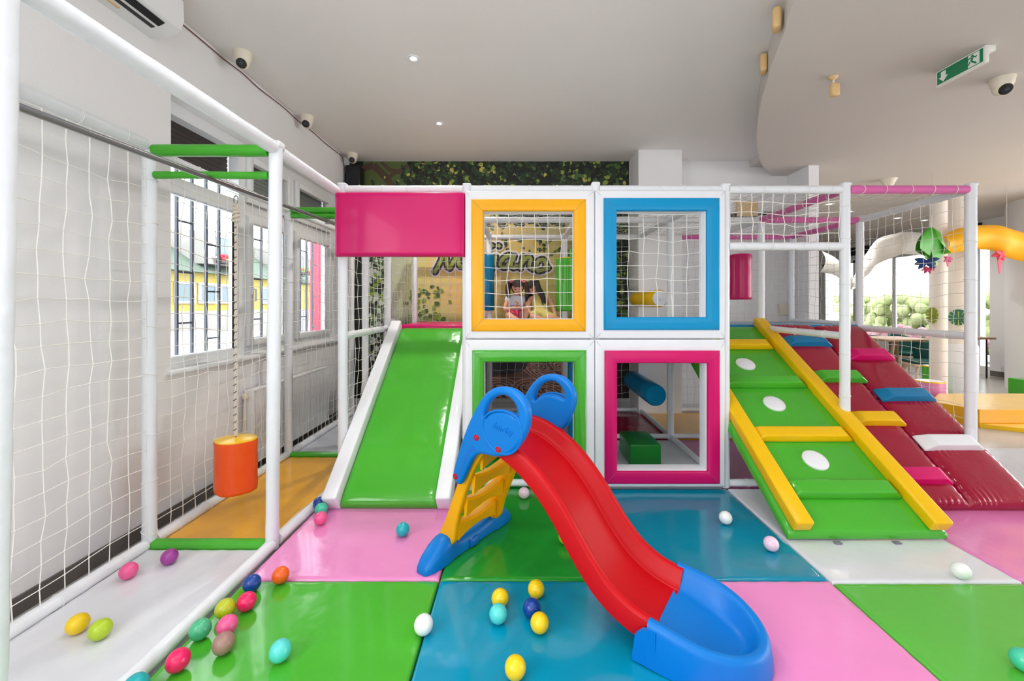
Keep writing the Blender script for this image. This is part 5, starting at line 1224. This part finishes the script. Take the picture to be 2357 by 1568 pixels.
for sx in (-1, 1):
    a = Hm @ Vector((sx*.068, .055, -.015)); pig = bend([a, a+Vector((sx*.034, .01, -.01)), a+Vector((sx*.05, .01, -.08)), a+Vector((sx*.045, 0, -.15)), a+Vector((sx*.03, 0, -.19))], [.012]*1+[.03*math.sin(PI*min(1, (i+3)/19))+.004 for i in range(16)]); pig.build('pigtail', HAIRB, hr)
    mb = MB()
    for q in range(7): b_ = 2*PI*q/7; mb.ell(a+Vector((sx*.01+.014*math.cos(b_), -.012, .016+.012*math.sin(b_))), .009, .009, .009, 8, 6)
    mb.build('hair_tie', mat('hair_tie', rgb(240, 130, 160), .7), hr)
mb = MB(); cx_ = x0+.01; PR = mat('tee_print', rgb(130, 140, 200), .8)
for i in range(4): mb.tube([(cx_-.07+.028*i+.009*math.cos(a), 5.078-.0015*abs(i-2), DZ+.205+.011*math.sin(a)) for a in [2*PI*k/10 for k in range(10)]], .003, 4, closed=True)
mb.build('shirt_print', PR, g1)
t = thing('toy_figure', (x0+.01, 4.90, DZ+.2), 'tiny orange and green toy held in the hands of the girl in the white shirt', 'toy')
MB().ell((x0+.005, 4.895, DZ+.205), .017, .012, .02, 10, 8).ell((x0+.012, 4.89, DZ+.238), .013, .012, .013, 10, 8).build('toy_body', mat('toy_orange', rgb(232, 120, 40), .5), t)
MB().ell((x0-.006, 4.892, DZ+.252), .012, .006, .008, 8, 6).build('toy_leaf', mat('toy_green', rgb(150, 190, 60), .5), t)
# girl in a yellow dress ------------------------------------------------
g2 = thing('person', (.23, 5.14, DZ), 'girl in a yellow dress with long black hair leaning towards her smaller companion', 'person')
x0 = .225; Hm = facing((.148, 5.10, 1.616), (-.36, -.72, -.52), (-.32, 0, 1)); nodes = {}; edges = []
nodes['pel'] = (Vector((x0+.02, 5.18, DZ+.09)), (.095, .08)); nodes['wst'] = (Vector((x0+.012, 5.18, DZ+.18)), (.078, .062)); nodes['chs'] = (Vector((x0-.002, 5.16, DZ+.29)), (.09, .064)); nodes['nk0'] = (Vector((x0-.03, 5.14, DZ+.355)), (.045, .04)); nodes['nk'] = (Vector((x0-.05, 5.13, DZ+.38)), .03)
edges += [('pel', 'wst'), ('wst', 'chs'), ('chs', 'nk0'), ('nk0', 'nk')]; head_nodes(nodes, edges, Hm, 'nk')
arms = {'l': ((x0-.115, 5.12, DZ+.30), (x0-.15, 5.04, DZ+.18), (x0-.12, 4.97, DZ+.12), (x0-.09, 4.92, DZ+.10), (.6, -.5, -.3)), 'r': ((x0+.095, 5.16, DZ+.345), (x0+.155, 5.12, DZ+.22), (x0+.185, 5.05, DZ+.11), (x0+.205, 4.99, DZ+.035), (.6, -.7, -.12))}
for k, (a, b_, c_, d_, hd) in arms.items():
    for nm, p, r in (('sh', a, .034), ('el', b_, .026), ('fa', c_, .022), ('wr', d_, .017)): nodes[nm+k] = (Vector(p), r)
    edges += [('chs', 'sh'+k), ('sh'+k, 'el'+k), ('el'+k, 'fa'+k), ('fa'+k, 'wr'+k)]; hand(nodes, edges, 'wr'+k, hd, (0, 0, 1), 'h'+k, .2)
for sx, k, kn, an, ft in ((-1, 'l', (x0-.10, 4.90, DZ+.085), (x0+.06, 4.86, DZ+.04), (x0+.13, 4.83, DZ+.03)), (1, 'r', (x0+.13, 4.93, DZ+.06), (x0+.30, 5.02, DZ+.035), (x0+.37, 5.0, DZ+.03))):
    nodes['hp'+k] = (Vector((x0+.02+sx*.065, 5.12, DZ+.075)), .06); nodes['kn'+k] = (Vector(kn), .042); nodes['an'+k] = (Vector(an), .026); nodes['ft'+k] = (Vector(ft), .022)
    edges += [('pel', 'hp'+k), ('hp'+k, 'kn'+k), ('kn'+k, 'an'+k), ('an'+k, 'ft'+k)]
skin('body', nodes, edges, SK, g2); head_parts(Hm, g2, HAIR)
tn = {'c': (Vector((x0-.004, 5.145, DZ+.285)), (.115, .095)), 'n': (Vector((x0-.018, 5.14, DZ+.335)), (.082, .07)), 'm': (Vector((x0+.012, 5.17, DZ+.19)), (.1, .088)), 'w': (Vector((x0+.02, 5.16, DZ+.10)), (.125, .108)), 'l': (Vector((x0-.07, 5.04, DZ+.082)), .078), 'r': (Vector((x0+.11, 5.05, DZ+.065)), .07), 'l2': (Vector((x0-.095, 4.92, DZ+.088)), .066), 'r2': (Vector((x0+.20, 4.98, DZ+.05)), .056), 'sr': (Vector((x0+.085, 5.16, DZ+.35)), .04), 'sl': (Vector((x0-.1, 5.13, DZ+.31)), .04)}
skin('dress', tn, [('c', 'n'), ('c', 'm'), ('m', 'w'), ('w', 'l'), ('w', 'r'), ('l', 'l2'), ('r', 'r2'), ('c', 'sr'), ('c', 'sl')], DRESS, g2)
hr = shell(Hm, HAIR, g2, 'hair', r=(.084, .09, .092))
r4 = random.Random(4)
for i in range(15):
    f = i/14; a0 = Hm @ Vector((.075*math.cos(-.35+f*3.8), .02, -.075*math.sin(-.35+f*3.8)-.004)); dx = .012+.07*(1-abs(f-.15)*1.2) if f < .5 else -.01
    ln = r4.uniform(.22, .28)
    bend([a0+Vector((0, 0, .03)), a0+Vector((dx*.3, -.005, -.06)), a0+Vector((dx*.9, -.025, -ln*.6)), a0+Vector((dx*1.15, -.03, -ln))], [.018, .02, .021, .022, .022, .021, .02, .019, .018, .016, .013, .009, .004], 7).build('hair_strand', HAIR, hr)
